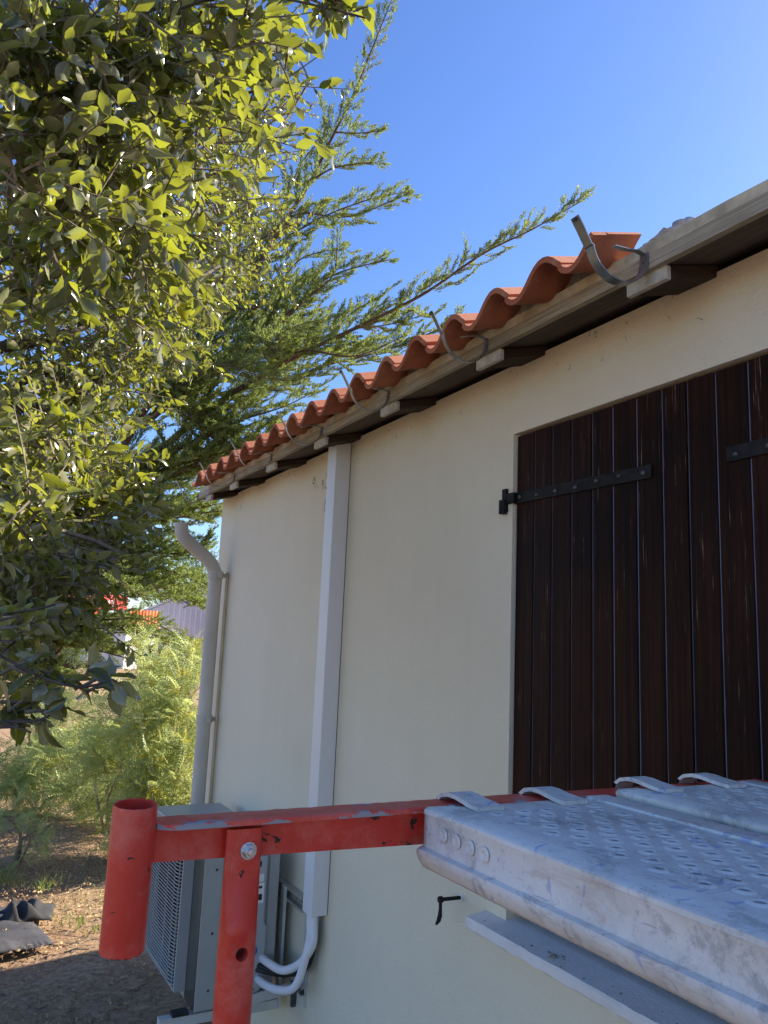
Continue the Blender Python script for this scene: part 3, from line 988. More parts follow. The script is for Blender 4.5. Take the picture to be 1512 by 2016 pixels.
# ------------------------------------------------------------------ gutter brackets (the gutter itself is off)
def bracket_path():
    a = [(1.066, 2.768), (1.083, 2.744), (1.104, 2.712)]
    arc = []
    cy, cz, r = 1.186, 2.7215, .078
    for k in range(15):
        ang = math.radians(188 + (k / 14) * 162)
        arc.append((cy + r * math.cos(ang), cz + r * .93 * math.sin(ang)))
    return a + arc[0:] + [(1.2645, 2.722), (1.2655, 2.738)]
BR = [(-1.172, 'galvanised gutter bracket beside the mortar lump, nearest the bare end'), (-1.768, 'second gutter bracket from the mortar lump'),
      (-2.352, 'third gutter bracket from the mortar lump, right of the trunking top'), (-2.93, 'fourth gutter bracket from the mortar lump, above the trunking'),
      (-3.518, 'fifth gutter bracket from the mortar lump, left of the trunking'), (-4.085, 'sixth gutter bracket, next to last before the left corner'),
      (-4.535, 'gutter bracket hanging at the far left end of the fascia')]
for i, (x, lab) in enumerate(BR):
    t = thing('gutter_bracket', lab, 'gutter bracket', (x, 1.266, 2.73), 'gutter brackets along the fascia')
    rg = random.Random(i)
    path = bracket_path()
    if i == 6:
        path = [(a - .012, b - .028) for a, b in path]
    mb = MB(); mb.strip(path, .024 if i == 0 else .0125, .0026, 0)
    st = mb.build('strap', M['zinc'], None, smooth=True, angle=50)
    mb = MB(); mb.strip([(1.2625, 2.735), (1.245, 2.739), (1.215, 2.734), (1.175, 2.724 + rg.uniform(-.006, .01))], .013, .0018, 0)
    cl = mb.build('clip_tongue', M['zinc'], None)
    mb = MB()
    mb.lathe([(0, -.0016), (.003, -.0016), (.0042, 0)], (0, 1.2625, 2.715), 8, 'y')
    mb.box(-.0035, .0035, 1.0625, 1.0665, 2.757, 2.764)
    sc_ = mb.build('screw', M['bolt'], None)
    rz = Matrix.Translation((x, 1.266, 0)) @ Matrix.Rotation(rg.uniform(-.12, .10) if i else -.03, 4, 'Z') @ Matrix.Translation((0, -1.266, 0))
    for o in (st, cl, sc_):
        o.parent = t
        o.matrix_parent_inverse = Matrix.Translation(-t.location)
        o.matrix_basis = rz

# ------------------------------------------------------------------ downpipe
def build_downpipe():
    X = -4.655
    t = thing('downpipe', 'grey rainwater pipe with a bent swan neck on the left wall corner', 'downpipe', (X, 1.38, 0))
    path = [(X, 1.372, .04), (X, 1.372, 1.0), (X, 1.372, 2.0), (X, 1.372, 2.20), (X, 1.364, 2.245), (X, 1.342, 2.285), (X, 1.30, 2.325), (X, 1.25, 2.362), (X, 1.20, 2.398), (X, 1.165, 2.428), (X, 1.146, 2.462), (X, 1.140, 2.515)]
    mb = MB()
    sp = smooth_path(path, .03)
    mb.tube(sp, .0405, 20, caps=False)
    n = len(sp) * 20
    mb.tube(sp[-3:], .037, 20, caps=True)
    mb.build('pipe', M['pipe_pvc'], t, smooth=True, recalc=False)
    for z in (2.222, 1.375):
        mb = MB()
        mb.lathe([(.0405, -.024), (.046, -.024), (.0465, -.012), (.044, -.010), (.044, .006), (.0475, .008), (.0475, .022), (.0405, .022)], (X, 1.372, z), 22)
        mb.box(X - .012, X + .012, 1.416, 1.452, z - .012, z + .012)
        mb.box(X + .040, X + .062, 1.372, 1.392, z - .014, z + .014)
        mb.build('pipe_clamp', M['pipe_pvc'], t, smooth=True, angle=30)
    tag_ = MB()
    tag_.tube([(X + .024, 1.438, .04), (X + .026, 1.438, 1.2), (X + .024, 1.438, 2.20), (X + .01, 1.44, 2.24)], .0085, 8)
    tag_.build('cable', M['cable_cream'], t, smooth=True)  # thin cream tube put in for the pale sliver between pipe and wall
build_downpipe()

# ------------------------------------------------------------------ trunking
def build_trunking():
    t = thing('cable_trunking', 'tall white plastic trunking running down the wall to the outdoor unit', 'trunking', (-3.055, 1.45, .78))
    mb = MB()
    mb.box(-3.099, -3.011, 1.377, 1.4475, .782, 2.722)
    mb.build('trunking_cover', M['trunking'], t, bevel=.003)
    mb = MB()
    mb.box(-3.097, -3.013, 1.4402, 1.4499, .785, 2.722)
    mb.build('trunking_base', M['black_rubber'], t)
build_trunking()

# ------------------------------------------------------------------ outdoor unit
def build_ac():
    x0, x1, y0, y1, z0, z1 = -4.225, -3.33, 1.03, 1.364, .372, .965
    t = thing('outdoor_unit', 'grey outdoor air conditioning unit on wall brackets under the red frame', 'air conditioner', (-3.78, 1.2, .37))
    mb = MB()
    # shell with an open front behind the grille
    gx0, gx1, gz0, gz1 = -4.12, -3.475, .415, .93
    mb.box(x0, gx0, y0, y1 - .06, z0, z1)
    mb.box(gx0, gx1, y0, y1 - .06, z0, gz0)
    mb.box(gx0, gx1, y0, y1 - .06, gz1, z1)
    mb.box(gx1, x1 - .004, y0 + .012, y1 - .06, z0, z1)
    mb.box(x0, x1 - .008, y1 - .058, y1, z0, z1)
    mb.build('casing', M['ac'], t)
    mb = MB(); mb.box(gx0 + .001, gx1 - .001, y0 + .09, y0 + .20, gz0 + .001, gz1 - .001)
    mb.lathe([(.24, -.0895), (.235, -.045), (.235, -.002)], (-3.80, y0 + .09, .672), 36, 'y')
    mb.build('fan_cavity', M['ac_void'], t, recalc=False)
    mb = MB()
    mb.lathe([(0, -.055), (.045, -.05), (.05, -.012)], (-3.80, y0 + .085, .672), 20, 'y')
    for k in range(3):
        a0 = k * 2.094
        v = []
        for i in range(7):
            for j, r in enumerate((.045, .13, .215)):
                a = a0 + i * .16 + j * .12
                v.append((-3.80 + r * math.cos(a), y0 + .03 + i * .008, .672 + r * math.sin(a)))
        f = [(i * 3 + j, i * 3 + j + 1, i * 3 + 4 + j, i * 3 + 3 + j) for i in range(6) for j in range(2)]
        mb.add(v, f)
    mb.build('fan', M['black_rubber'], t, smooth=True)
    mb = MB(); mb.box(gx1 + .002, x1 - .003, y0, y0 + .011, z0 + .002, z1 - .002)
    mb.build('front_panel', M['ac_dark'], t, bevel=.002)
    # fan guard: a frame and bowed horizontal wires
    yg = y0 - .052
    mb = MB()
    mb.box(gx0 - .012, gx0, yg + .004, y0, gz0 - .012, gz1 + .012)
    mb.box(gx1, gx1 + .012, yg + .004, y0, gz0 - .012, gz1 + .012)
    mb.box(gx0, gx1, yg + .004, y0, gz0 - .012, gz0 - .002)
    mb.box(gx0, gx1, yg + .004, y0, gz1 + .002, gz1 + .012)
    gd = mb.build('fan_guard', M['ac'], t, bevel=.002)
    mb = MB()
    nz = 36
    for i in range(nz):
        z = gz0 + .007 + (gz1 - gz0 - .014) * i / (nz - 1)
        pts = [(gx1, y0 - .012, z), (gx1 - .03, yg + .002, z), (gx1 - .06, yg - .004, z), (-3.80, yg - .010, z), (gx0 + .06, yg - .004, z), (gx0 + .03, yg + .002, z), (gx0, y0 - .012, z)]
        mb.tube(pts, .0029, 5)
    for x in (gx1 - .035, gx1 - .11, -3.70, -3.90, gx0 + .11, gx0 + .035):
        mb.tube([(x, yg + .006, gz0 - .004), (x, yg + .004, gz1 + .004)], .003, 5)
    mb.build('guard_wire', M['ac'], gd, kind='stuff', recalc=False)
    # lid
    mb = MB(); mb.box(x0 - .008, x1 + .002, y0 - .008, y1 + .008, z1 + .001, z1 + .022)
    mb.build('lid', M['ac'], t, bevel=.006)
    # side: front column with screws, service cover with stickers, rear strip
    mb = MB(); mb.box(x1 - .0035, x1 + .002, y0 + .002, y0 + .082, z0, z1 - .001)
    col = mb.build('side_column', M['ac'], t, bevel=.003)
    for z in (.905, .66, .445):
        mb = MB()
        mb.lathe([(0, .0045), (.004, .004), (.0055, .001), (.0055, 0)], (x1 + .0015, y0 + .055, z), 10, 'x')
        mb.build('screw', M['bolt'], col)
    mb = MB()
    mb.prism([(y0 + .10, z0 + .03), (y0 + .235, z0 + .02), (y0 + .285, z0 + .06), (y0 + .285, .665), (y0 + .272, .685), (y0 + .272, z1 - .02), (y0 + .10, z1 - .02)], x1 - .003, x1 + .016, 'x')
    cov = mb.build('service_cover', M['ac_cover'], t, bevel=.005)
    mb = MB()
    mb.box(x1 + .0162, x1 + .0170, y0 + .205, y0 + .262, .76, .84)
    mb.box(x1 + .0162, x1 + .0170, y0 + .215, y0 + .258, .845, .875)
    mb.build('sticker', M['white_label'], cov)
    mb = MB()
    rg = random.Random(2)
    for (ya, za, w, h) in [(.212, .815, .020, .016), (.238, .818, .014, .010), (.212, .785, .016, .018), (.236, .772, .018, .024), (.214, .905, .03, .022), (.17, .455, .013, .010), (.19, .455, .016, .014), (.215, .452, .010, .010), (.236, .458, .018, .018), (.18, .425, .016, .012), (.21, .423, .012, .010), (.232, .425, .012, .006), (.15, .43, .012, .012)]:
        mb.box(x1 + .0171, x1 + .0176, y0 + ya, y0 + ya + w, za, za + h)
    mb.build('sticker', M['black_print'], cov, label='small black symbols')
    mb = MB(); mb.lathe([(0, .0172), (.024, .0172), (.024, .0163)], (x1, y0 + .225, .575), 20, 'x')
    mb.build('sticker', M['blue_label'], cov, label='round blue sticker')
    mb = MB(); mb.box(x1 - .0075, x1 + .001, y0 + .288, y1 - .0015, z0 + .001, z1 - .001)
    mb.build('rear_strip', M['ac'], t, bevel=.002)
    mb = MB()
    for i in range(16):
        z = .45 + i * .028
        mb.box(x1 + .0012, x1 + .0022, y0 + .105, y0 + .20, z, z + .004)
    # insulated pipes and cables
    a, b = (x1 + .012, y0 + .27, .545), (x1 + .012, y0 + .255, .468)
    for p, q, dx in ((a, (-3.045, 1.405, .795), .0), (b, (-3.068, 1.400, .795), .02)):
        mb = MB()
        pts = smooth_path([p, (p[0] + .05, p[1] + .012, p[2] - .006), (p[0] + .14, p[1] + .045, p[2] - .008 + dx * .3), (p[0] + .225 + dx * .2, p[1] + .08, p[2] + .045), (q[0] + .012, q[1] - .004, q[2] - .12), (q[0] + .004, q[1], q[2] - .05), q], .02)
        mb.tube(pts, .0160, 12)
        mb.build('insulated_pipe', M['insul'], t, smooth=True)
    mb = MB()
    pts = smooth_path([(x1 + .005, y0 + .29, .50), (-3.25, 1.40, .50), (-3.15, 1.425, .56), (-3.10, 1.43, .66), (-3.088, 1.425, .79)], .006)
    rr = [.0085 + (.0018 if i % 2 else 0) for i in range(len(pts))]
    mb.tube(pts, rr, 10)
    mb.build('corrugated_conduit', M['flex'], t, recalc=False)
    mb = MB()
    mb.tube(smooth_path([(x1 + .01, y0 + .26, .515), (-3.22, 1.37, .505), (-3.12, 1.42, .56), (-3.075, 1.425, .68), (-3.075, 1.42, .79)], .02), .012, 8)
    mb.tube(smooth_path([(x1 + .005, y0 + .25, .50), (-3.25, 1.36, .495), (-3.16, 1.41, .525)], .02), .012, 8)
    mb.build('black_cable', M['black_rubber'], t, smooth=True)
    mb = MB()
    mb.lathe([(.021, -.003), (.023, -.003), (.023, .003), (.021, .003)], (-3.052, 1.403, .70), 14)
    mb.tube([(-3.10, 1.43, .70), (-3.055, 1.40, .70)], .0025, 5)
    mb.build('cable_tie', M['white_label'], t)
    # brackets
    mb = MB()
    mb.prism([(1.4495, .742), (1.415, .742), (1.415, .752), (1.440, .752), (1.440, .788), (1.415, .788), (1.415, .798), (1.4495, .798)], -4.35, -3.19, 'x')
    rail = mb.build('mounting_rail', M['rail_metal'], t)
    mb = MB()
    for x in (-3.28, -3.24, -3.215):
        mb.lathe([(0, -.016), (.006, -.016), (.006, 0), (.010, .0), (.010, .003), (0, .003)], (x, 1.4365, .771), 8, 'y')
    mb.build('rail_bolt', M['rail_metal'], rail)
    for x in (-3.372, -4.16):
        mb = MB()
        mb.box(x - .02, x + .02, .905, 1.4, .318, .356)
        mb.box(x - .02, x + .02, 1.4005, 1.414, .318, .80)
        ar = mb.build('bracket_arm', M['ac_bracket'], t, bevel=.002)
        mb = MB(); mb.box(x - .022, x + .022, .955, 1.02, .357, .3705)
        mb.build('rubber_foot', M['black_rubber'], ar)
    mb = MB()
    mb.box(-3.352, -3.175, 1.4155, 1.4495, .388, .74)
    mb = MB()
    mb.box(-3.215, -3.168, 1.443, 1.4496, .385, .741)
    mb.box(-3.351, -3.169, 1.425, 1.4425, .388, .430)
    mb.prism([(1.16, .375), (1.425, .39), (1.425, .44), (1.16, .40)], -3.300, -3.292, 'x')
    pl = mb.build('wall_plate', M['ac_bracket'], t, bevel=.001)
    mb = MB()
    mb.box(-3.232, -3.214, 1.405, 1.4245, .375, .47)
    mb.lathe([(0, -.012), (.007, -.012), (.007, 0), (.012, 0)], (-3.19, 1.442, .435), 8, 'y')
    mb.build('plate_bolt', M['bolt'], pl)
build_ac()

# ------------------------------------------------------------------ scaffold trestle
def build_trestle():
    X = -0.9365
    t = thing('scaffold_trestle', 'red painted steel scaffold frame with a short open tube at its end', 'scaffold frame', (X, .33, 0))
    # open socket tube, leaning very slightly
    mb = MB()
    r, ri = .0242, .0212
    a, b = Vector((-.935, .2055, 1.663)), Vector((-.947, .2075, 1.5075))
    ax = (a - b).normalized()
    n = 40
    s = ax.cross(Vector((1, 0, 0))).normalized(); q = ax.cross(s)
    rg = random.Random(3)
    v, f = [], []
    rings = [(b, r, .0006), (b + ax * .004, r, 0), (a - ax * .004, r, 0), (a, r - .0006, .0007), (a - ax * .0005, ri, .0004), (b + ax * .002, ri, 0), (b, ri, .0006)]
    for c, rr, jag in rings:
        for k in range(n):
            an = 2 * math.pi * k / n
            v.append(tuple(c + (s * math.cos(an) + q * math.sin(an)) * rr + ax * jag * math.sin(k * 1.7 + rr * 900) * rg.uniform(.4, 1)))
    for i in range(len(rings) - 1):
        for k in range(n):
            f.append((i * n + k, i * n + (k + 1) % n, (i + 1) * n + (k + 1) % n, (i + 1) * n + k))
    for k in range(n):
        f.append((6 * n + k, 6 * n + (k + 1) % n, (k + 1) % n, k))
    mb.add(v, f)
    mb.build('socket_tube', M['red'], t, smooth=True, angle=50)
    # T-bar transom: web plate, flat top flange
    y0, y1 = .2305, 1.30
    mb = MB()
    mb.prism([(y0 - .006, 1.597), (y1, 1.574), (y1, 1.634), (y0 - .006, 1.634)], X - .012, X - .006, 'x')
    mb.build('transom_web', M['red'], t)
    mb = MB()
    rg = random.Random(9)
    N = 90
    v = []
    for i in range(N + 1):
        y = y0 + (y1 - y0) * i / N
        j = lambda s: rg.uniform(-s, s)
        xo = X + .0165 - (.012 if i == 0 else .004 if i == 1 else 0)
        v += [(X - .030, y, 1.6345), (xo, y, 1.6345), (xo + j(.0004), y, 1.6395 + j(.0003)), (xo - .002, y, 1.6412 + j(.0004)), (X - .006, y, 1.6416 + j(.0005)), (X - .028, y, 1.6413 + j(.0004)), (X - .030, y, 1.640)]
    f = []
    for i in range(N):
        for k in range(7):
            f.append((i * 7 + k, i * 7 + (k + 1) % 7, i * 7 + 7 + (k + 1) % 7, i * 7 + 7 + k))
    f += [tuple(range(7)), tuple(range(N * 7, N * 7 + 7))[::-1]]
    mb.add(v, f)
    mb.build('transom_flange', M['red_top'], t, smooth=True, angle=30)
    # weld beads where the bar meets the tube
    mb = MB()
    rg = random.Random(5)
    for sx in (-.0128, -.0048):
        pts = [(X + sx + rg.uniform(-.0006, .0006), .2295 + rg.uniform(-.0006, .0006), 1.600 + k * .0028) for k in range(13)]
        mb.tube(pts, [.0026 + .0008 * (k % 2) for k in range(13)], 6)
    mb.build('weld_bead', M['red'], t, smooth=True, recalc=False)
    # leg: round tube pressed flat at the top, bolted to the web, with a drilled hole
    Y = .333
    def leg(Y, hole, name='leg'):
        n = 28
        mb = MB()
        v, f = [], []
        xs = X + .0125
        prof = []
        z = 1.630
        while z > .012:
            flat = 1.0 if z > 1.585 else max(0.0, 1 - (1.585 - z) / .075)
            flat = flat * flat * (3 - 2 * flat)
            dim = math.exp(-((z - 1.497) / .022) ** 2) * .55 if hole else 0
            k = max(flat, dim)
            rx = .0212 * (1 - k) + .0062 * k
            ry = .0212 * (1 - flat) + .0222 * flat
            prof.append((z, rx, ry, max(0, dim - flat)))
            z -= .006 if z > 1.42 else .12
        prof.append((.012, .0212, .0212, 0))
        for z, rx, ry, d in prof:
            for k in range(n):
                an = 2 * math.pi * k / n
                cx = math.cos(an)
                # front (+x) side takes the dent of the hole
                dent = 0
                if cx > 0 and d > 0:
                    dent = .009 * d * math.exp(-((ry * math.sin(an)) / .011) ** 2)
                ex = (abs(cx) ** .8) * (1 if cx >= 0 else -1)
                base = .0212 if cx < 0 else rx if d == 0 else .0212
                rr = rx if d == 0 else .0212
                v.append((xs - .005 + ex * rr - dent, Y + ry * math.sin(an), z))
        m = len(prof)
        for i in range(m - 1):
            for k in range(n):
                f.append((i * n + k, i * n + (k + 1) % n, (i + 1) * n + (k + 1) % n, (i + 1) * n + k))
        f.append(tuple(range(n)))
        mb.add(v, f)
        l = mb.build(name, M['red'], t, smooth=True, angle=60)
        mb = MB(); mb.lathe([(0, 0), (.06, 0), (.06, .008), (.024, .009), (.0, .009)], (X + .008, Y, .002), 18)
        mb.build('base_plate', M['red'], l)
        if hole:
            # the drilled hole, sunk into the front side only
            cut = MB()
            cut.lathe([(0, .0), (.0074, .0), (.0074, .06), (0, .06)], (X + .006, Y + .001, 1.497), 24, 'x')
            c = cut.build('hole_cutter', M['red'])
            md = l.modifiers.new('hole', 'BOOLEAN')
            md.object = c
            md.operation = 'DIFFERENCE'
            md.solver = 'EXACT'
            bpy.context.view_layer.update()
            dg = bpy.context.evaluated_depsgraph_get()
            me = bpy.data.meshes.new_from_object(l.evaluated_get(dg))
            l.modifiers.remove(md)
            if len(me.polygons) > 100:
                l.data = me
            bpy.data.objects.remove(c)
            hole_shade = MB(); hole_shade.lathe([(.0071, .0006), (0, .0006)], (X + .006, Y + .001, 1.497), 24, 'x')
            hole_shade.build('hole', M['black_print'], l)  # black disc: the shade inside the hollow tube, put into the colour
            # bolt, washer, nut
            bz = 1.606
            b0 = MB()
            xf = X + .0138
            b0.lathe([(0, .0016), (.0098, .0016), (.0104, .0), (.0104, -.001)], (xf, Y + .004, bz), 24, 'x')
            b0.lathe([(0, .0078), (.0072, .0078), (.0082, .0066), (.0082, .0017)], (xf, Y + .004, bz), 6, 'x')
            b0.lathe([(0, .0125), (.0036, .0122), (.0043, .0110), (.0043, .0079)], (xf, Y + .004, bz), 14, 'x')
            b0.build('bolt', M['steel'], l, smooth=True, angle=25)
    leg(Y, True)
    leg(1.272, False)
build_trestle()

# ------------------------------------------------------------------ steel planks
def build_plank(name, label, Y, Z, seed):
    """one perforated steel deck lying across the transom; Y near edge, Z top"""
    W, X0, X1 = .326, -.904, 1.62
    t = thing('scaffold_plank', label, 'scaffold plank', (X0, Y + W / 2, Z - .08), 'steel scaffold planks on the red frame')
    rg = random.Random(seed)
    zt, zb = Z, Z - .0755
    # section of the folded sheet: side rail with a seam and a bulging bottom lip, flat rim, sunk deck
    half = [(.030, zb + .004), (.012, zb + .0012), (.004, zb + .0022), (-.0006, zb + .0068), (-.0058, zb + .0165), (-.0080, zb + .0225), (-.0066, zb + .0262), (.0012, zb + .0285), (.0030, zb + .0315), (.0030, zt - .0095), (.0016, zt - .0075), (.0022, zt - .0030), (.0068, zt), (.046, zt), (.0465, zt - .0026), (.048, zt - .0032), (.056, zt - .0024)]
    full = half + [(W - a, b) for a, b in reversed(half)]
    sec = [(Y + a, b) for a, b in full]
    n = len(sec)
    xs = [X0] + [X0 + .01 + i * .055 for i in range(46)]
    v, f = [], []
    for x in xs:
        for a, b in sec:
            v.append((x, a + rg.uniform(-.0003, .0003), b + rg.uniform(-.0003, .0003)))
    for i in range(len(xs) - 1):
        for k in range(n - 1):
            f.append((i * n + k, i * n + k + 1, (i + 1) * n + k + 1, (i + 1) * n + k))
    mb = MB(); mb.add(v, f)
    o = mb.build('deck', M['galv'], t, smooth=True, angle=42)
    md = o.modifiers.new('sheet', 'SOLIDIFY'); md.thickness = .0016; md.offset = -1
    # end cap plate
    mb = MB(); mb.box(X0 + .002, X0 + .005, Y + .006, Y + W - .006, zb + .012, zt - .004)
    mb.build('end_plate', M['galv'], t)
    # claws that hook over the transom
    for c in (.079, .224):
        w = .038
        path = [(X0 + .040, zt + .0008), (X0 + .022, zt + .0018), (X0 + .002, zt + .0038), (X0 - .016, zt + .0064), (X0 - .034, zt + .0066), (X0 - .050, zt + .0030), (X0 - .060, zt - .004), (X0 - .062, zt - .018), (X0 - .058, zt - .032)]
        mb = MB()
        m = len(path)
        v, f = [], []
        for i, (x, z) in enumerate(path):
            a = path[max(i - 1, 0)]; b = path[min(i + 1, m - 1)]
            tx, tz = b[0] - a[0], b[1] - a[1]
            l = math.hypot(tx, tz)
            nx, nz = tz / l * .0028, -tx / l * .0028
            if nz < 0: nx, nz = -nx, -nz
            ww = w / 2 * (1.12 if i < 2 else 1.0)
            for sx, sz in ((nx, nz), (-nx, -nz)):
                for sy in (-ww, ww):
                    v.append((x + sx, Y + c + sy, z + sz))
        for i in range(m - 1):
            a, b = i * 4, i * 4 + 4
            for p, q in ((0, 1), (1, 3), (3, 2), (2, 0)):
                f.append((a + p, a + q, b + q, b + p))
        f += [(0, 2, 3, 1), (m * 4 - 4, m * 4 - 3, m * 4 - 1, m * 4 - 2)]
        mb.add(v, f)
        mb.build('hook', M['galv'], t, smooth=True, angle=35, recalc=True)
    # pressed rivets near the end of the rails
    for k in range(4):
        for side in (0, 1):
            mb = MB()
            yy = Y + .0012 if side == 0 else Y + W - .0012
            s = -1 if side == 0 else 1
            mb.lathe([(0, s * .0002), (.0046, s * .0004), (.0056, s * .0022), (.0068, s * .0024), (.0082, s * .0004), (.0088, 0)], (X0 + .048 + k * .0285, yy, zt - .0245 - k * .0007), 18, 'y')
            mb.build('rivet', M['galv'], t, smooth=True)
    # punched anti-slip holes
    rim, dark = MB(), MB()
    row = 0
    x = X0 + .055
    while x < X1 - .03:
        cnt = 5 if row % 2 == 0 else 4
        for j in range(cnt):
            y = Y + .078 + j * .042 + (0 if row % 2 == 0 else .021) + rg.uniform(-.002, .002)
            cx = x + rg.uniform(-.002, .002)
            z = zt - .0024
            rim.lathe([(.0130, 0), (.0098, .0016), (.0076, .0020), (.0062, .0004)], (cx, y, z), 12)
            dark.lathe([(.0063, .00045), (.0, .00045)], (cx, y, z), 12)
        row += 1
        x += .0265
    dk = rim.build('hole_rim', M['galv'], t, smooth=True, kind='stuff', recalc=False)
    dark.build('hole', M['hole'], t, kind='stuff', recalc=False)
    mb = MB()
    mb.box(X0 + .100, X0 + .122, Y + .0625, Y + .066, zt - .0020, zt - .0012)
    mb.box(X0 + .0, X0 + .0, Y, Y, zt, zt)
    return t
build_plank('scaffold_plank', 'nearer galvanised steel scaffold plank with four pressed rivets on its side', .5635, 1.6455, 1)
build_plank('scaffold_plank', 'farther galvanised steel scaffold plank lying behind, close to the shutters', .900, 1.6525, 2)

# ------------------------------------------------------------------ work clothes on the ground
def build_cloth():
    rng = np.random.default_rng(7)
    t = thing('work_trousers', 'crumpled grey work trousers lying on the sunlit ground', 'trousers', (-5.7, .55, .02))
    def sheet(name, corners, mat, hmax, seed, folds, nx=52, ny=40, gather=False):
        """cloth lying in long soft folds; corners in order, folds = (angle, count)"""
        g = np.random.default_rng(seed)
        c = np.array(corners, float)
        u, w = np.meshgrid(np.linspace(0, 1, nx), np.linspace(0, 1, ny))
        P = (c[0][None, None] * ((1 - u) * (1 - w))[..., None] + c[1][None, None] * (u * (1 - w))[..., None] + c[2][None, None] * (u * w)[..., None] + c[3][None, None] * ((1 - u) * w)[..., None])
        h = np.zeros_like(u)
        for a, n in folds:
            q = u * math.cos(a) + w * math.sin(a)
            s_ = -u * math.sin(a) + w * math.cos(a)
            q = q + .10 * np.sin(s_ * 4.2 + g.uniform(0, 6)) + .03 * np.sin(s_ * 11 + g.uniform(0, 6))
            for k in range(n):
                m = g.uniform(.08, .92)
                wd = g.uniform(.035, .09)
                h += g.uniform(.4, 1) * np.exp(-np.abs((q - m) / wd) ** 1.6) * (.6 + .4 * np.sin(s_ * g.uniform(2, 5) + g.uniform(0, 6)))
        h = np.tanh(h * .9)
        body = np.clip(np.minimum(np.minimum(u, 1 - u) * 6, np.minimum(w, 1 - w) * 6), 0, 1) ** .6
        z = .025 + hmax * (.22 * body + .85 * h * (.12 + .88 * body))
        P = P + .014 * np.stack([np.sin(w * 9 + seed) + .4 * np.sin(w * 23), np.sin(u * 10 + seed)], -1)
        if gather:
            z += .004 * np.sin(u * 60 + 3 * np.sin(u * 9)) * np.clip(1 - w / .16, 0, 1)
        V = np.concatenate([P, z[..., None]], -1).reshape(-1, 3)
        q = np.array([(j * nx + i, j * nx + i + 1, (j + 1) * nx + i + 1, (j + 1) * nx + i) for j in range(ny - 1) for i in range(nx - 1)])
        o = fastmesh(name, V, q, mat, t)
        md = o.modifiers.new('thick', 'SOLIDIFY'); md.thickness = .004
        return o
    sheet('leg', [(-5.20, .30), (-5.30, .78), (-5.80, .68), (-5.72, .12)], M['denim'], .060, 1, ((.5, 5), (1.2, 3)), 64, 52, gather=True)
    sheet('leg', [(-5.50, .05), (-5.60, .62), (-6.06, .60), (-6.02, .02)], M['denim'], .085, 2, ((1.1, 5), (.2, 3)), 60, 52)
    sheet('waistband', [(-5.66, .50), (-5.70, .78), (-6.02, .84), (-5.98, .50)], M['cloth_dark'], .13, 5, ((.9, 3), (.1, 2)), 40, 32)
build_cloth()

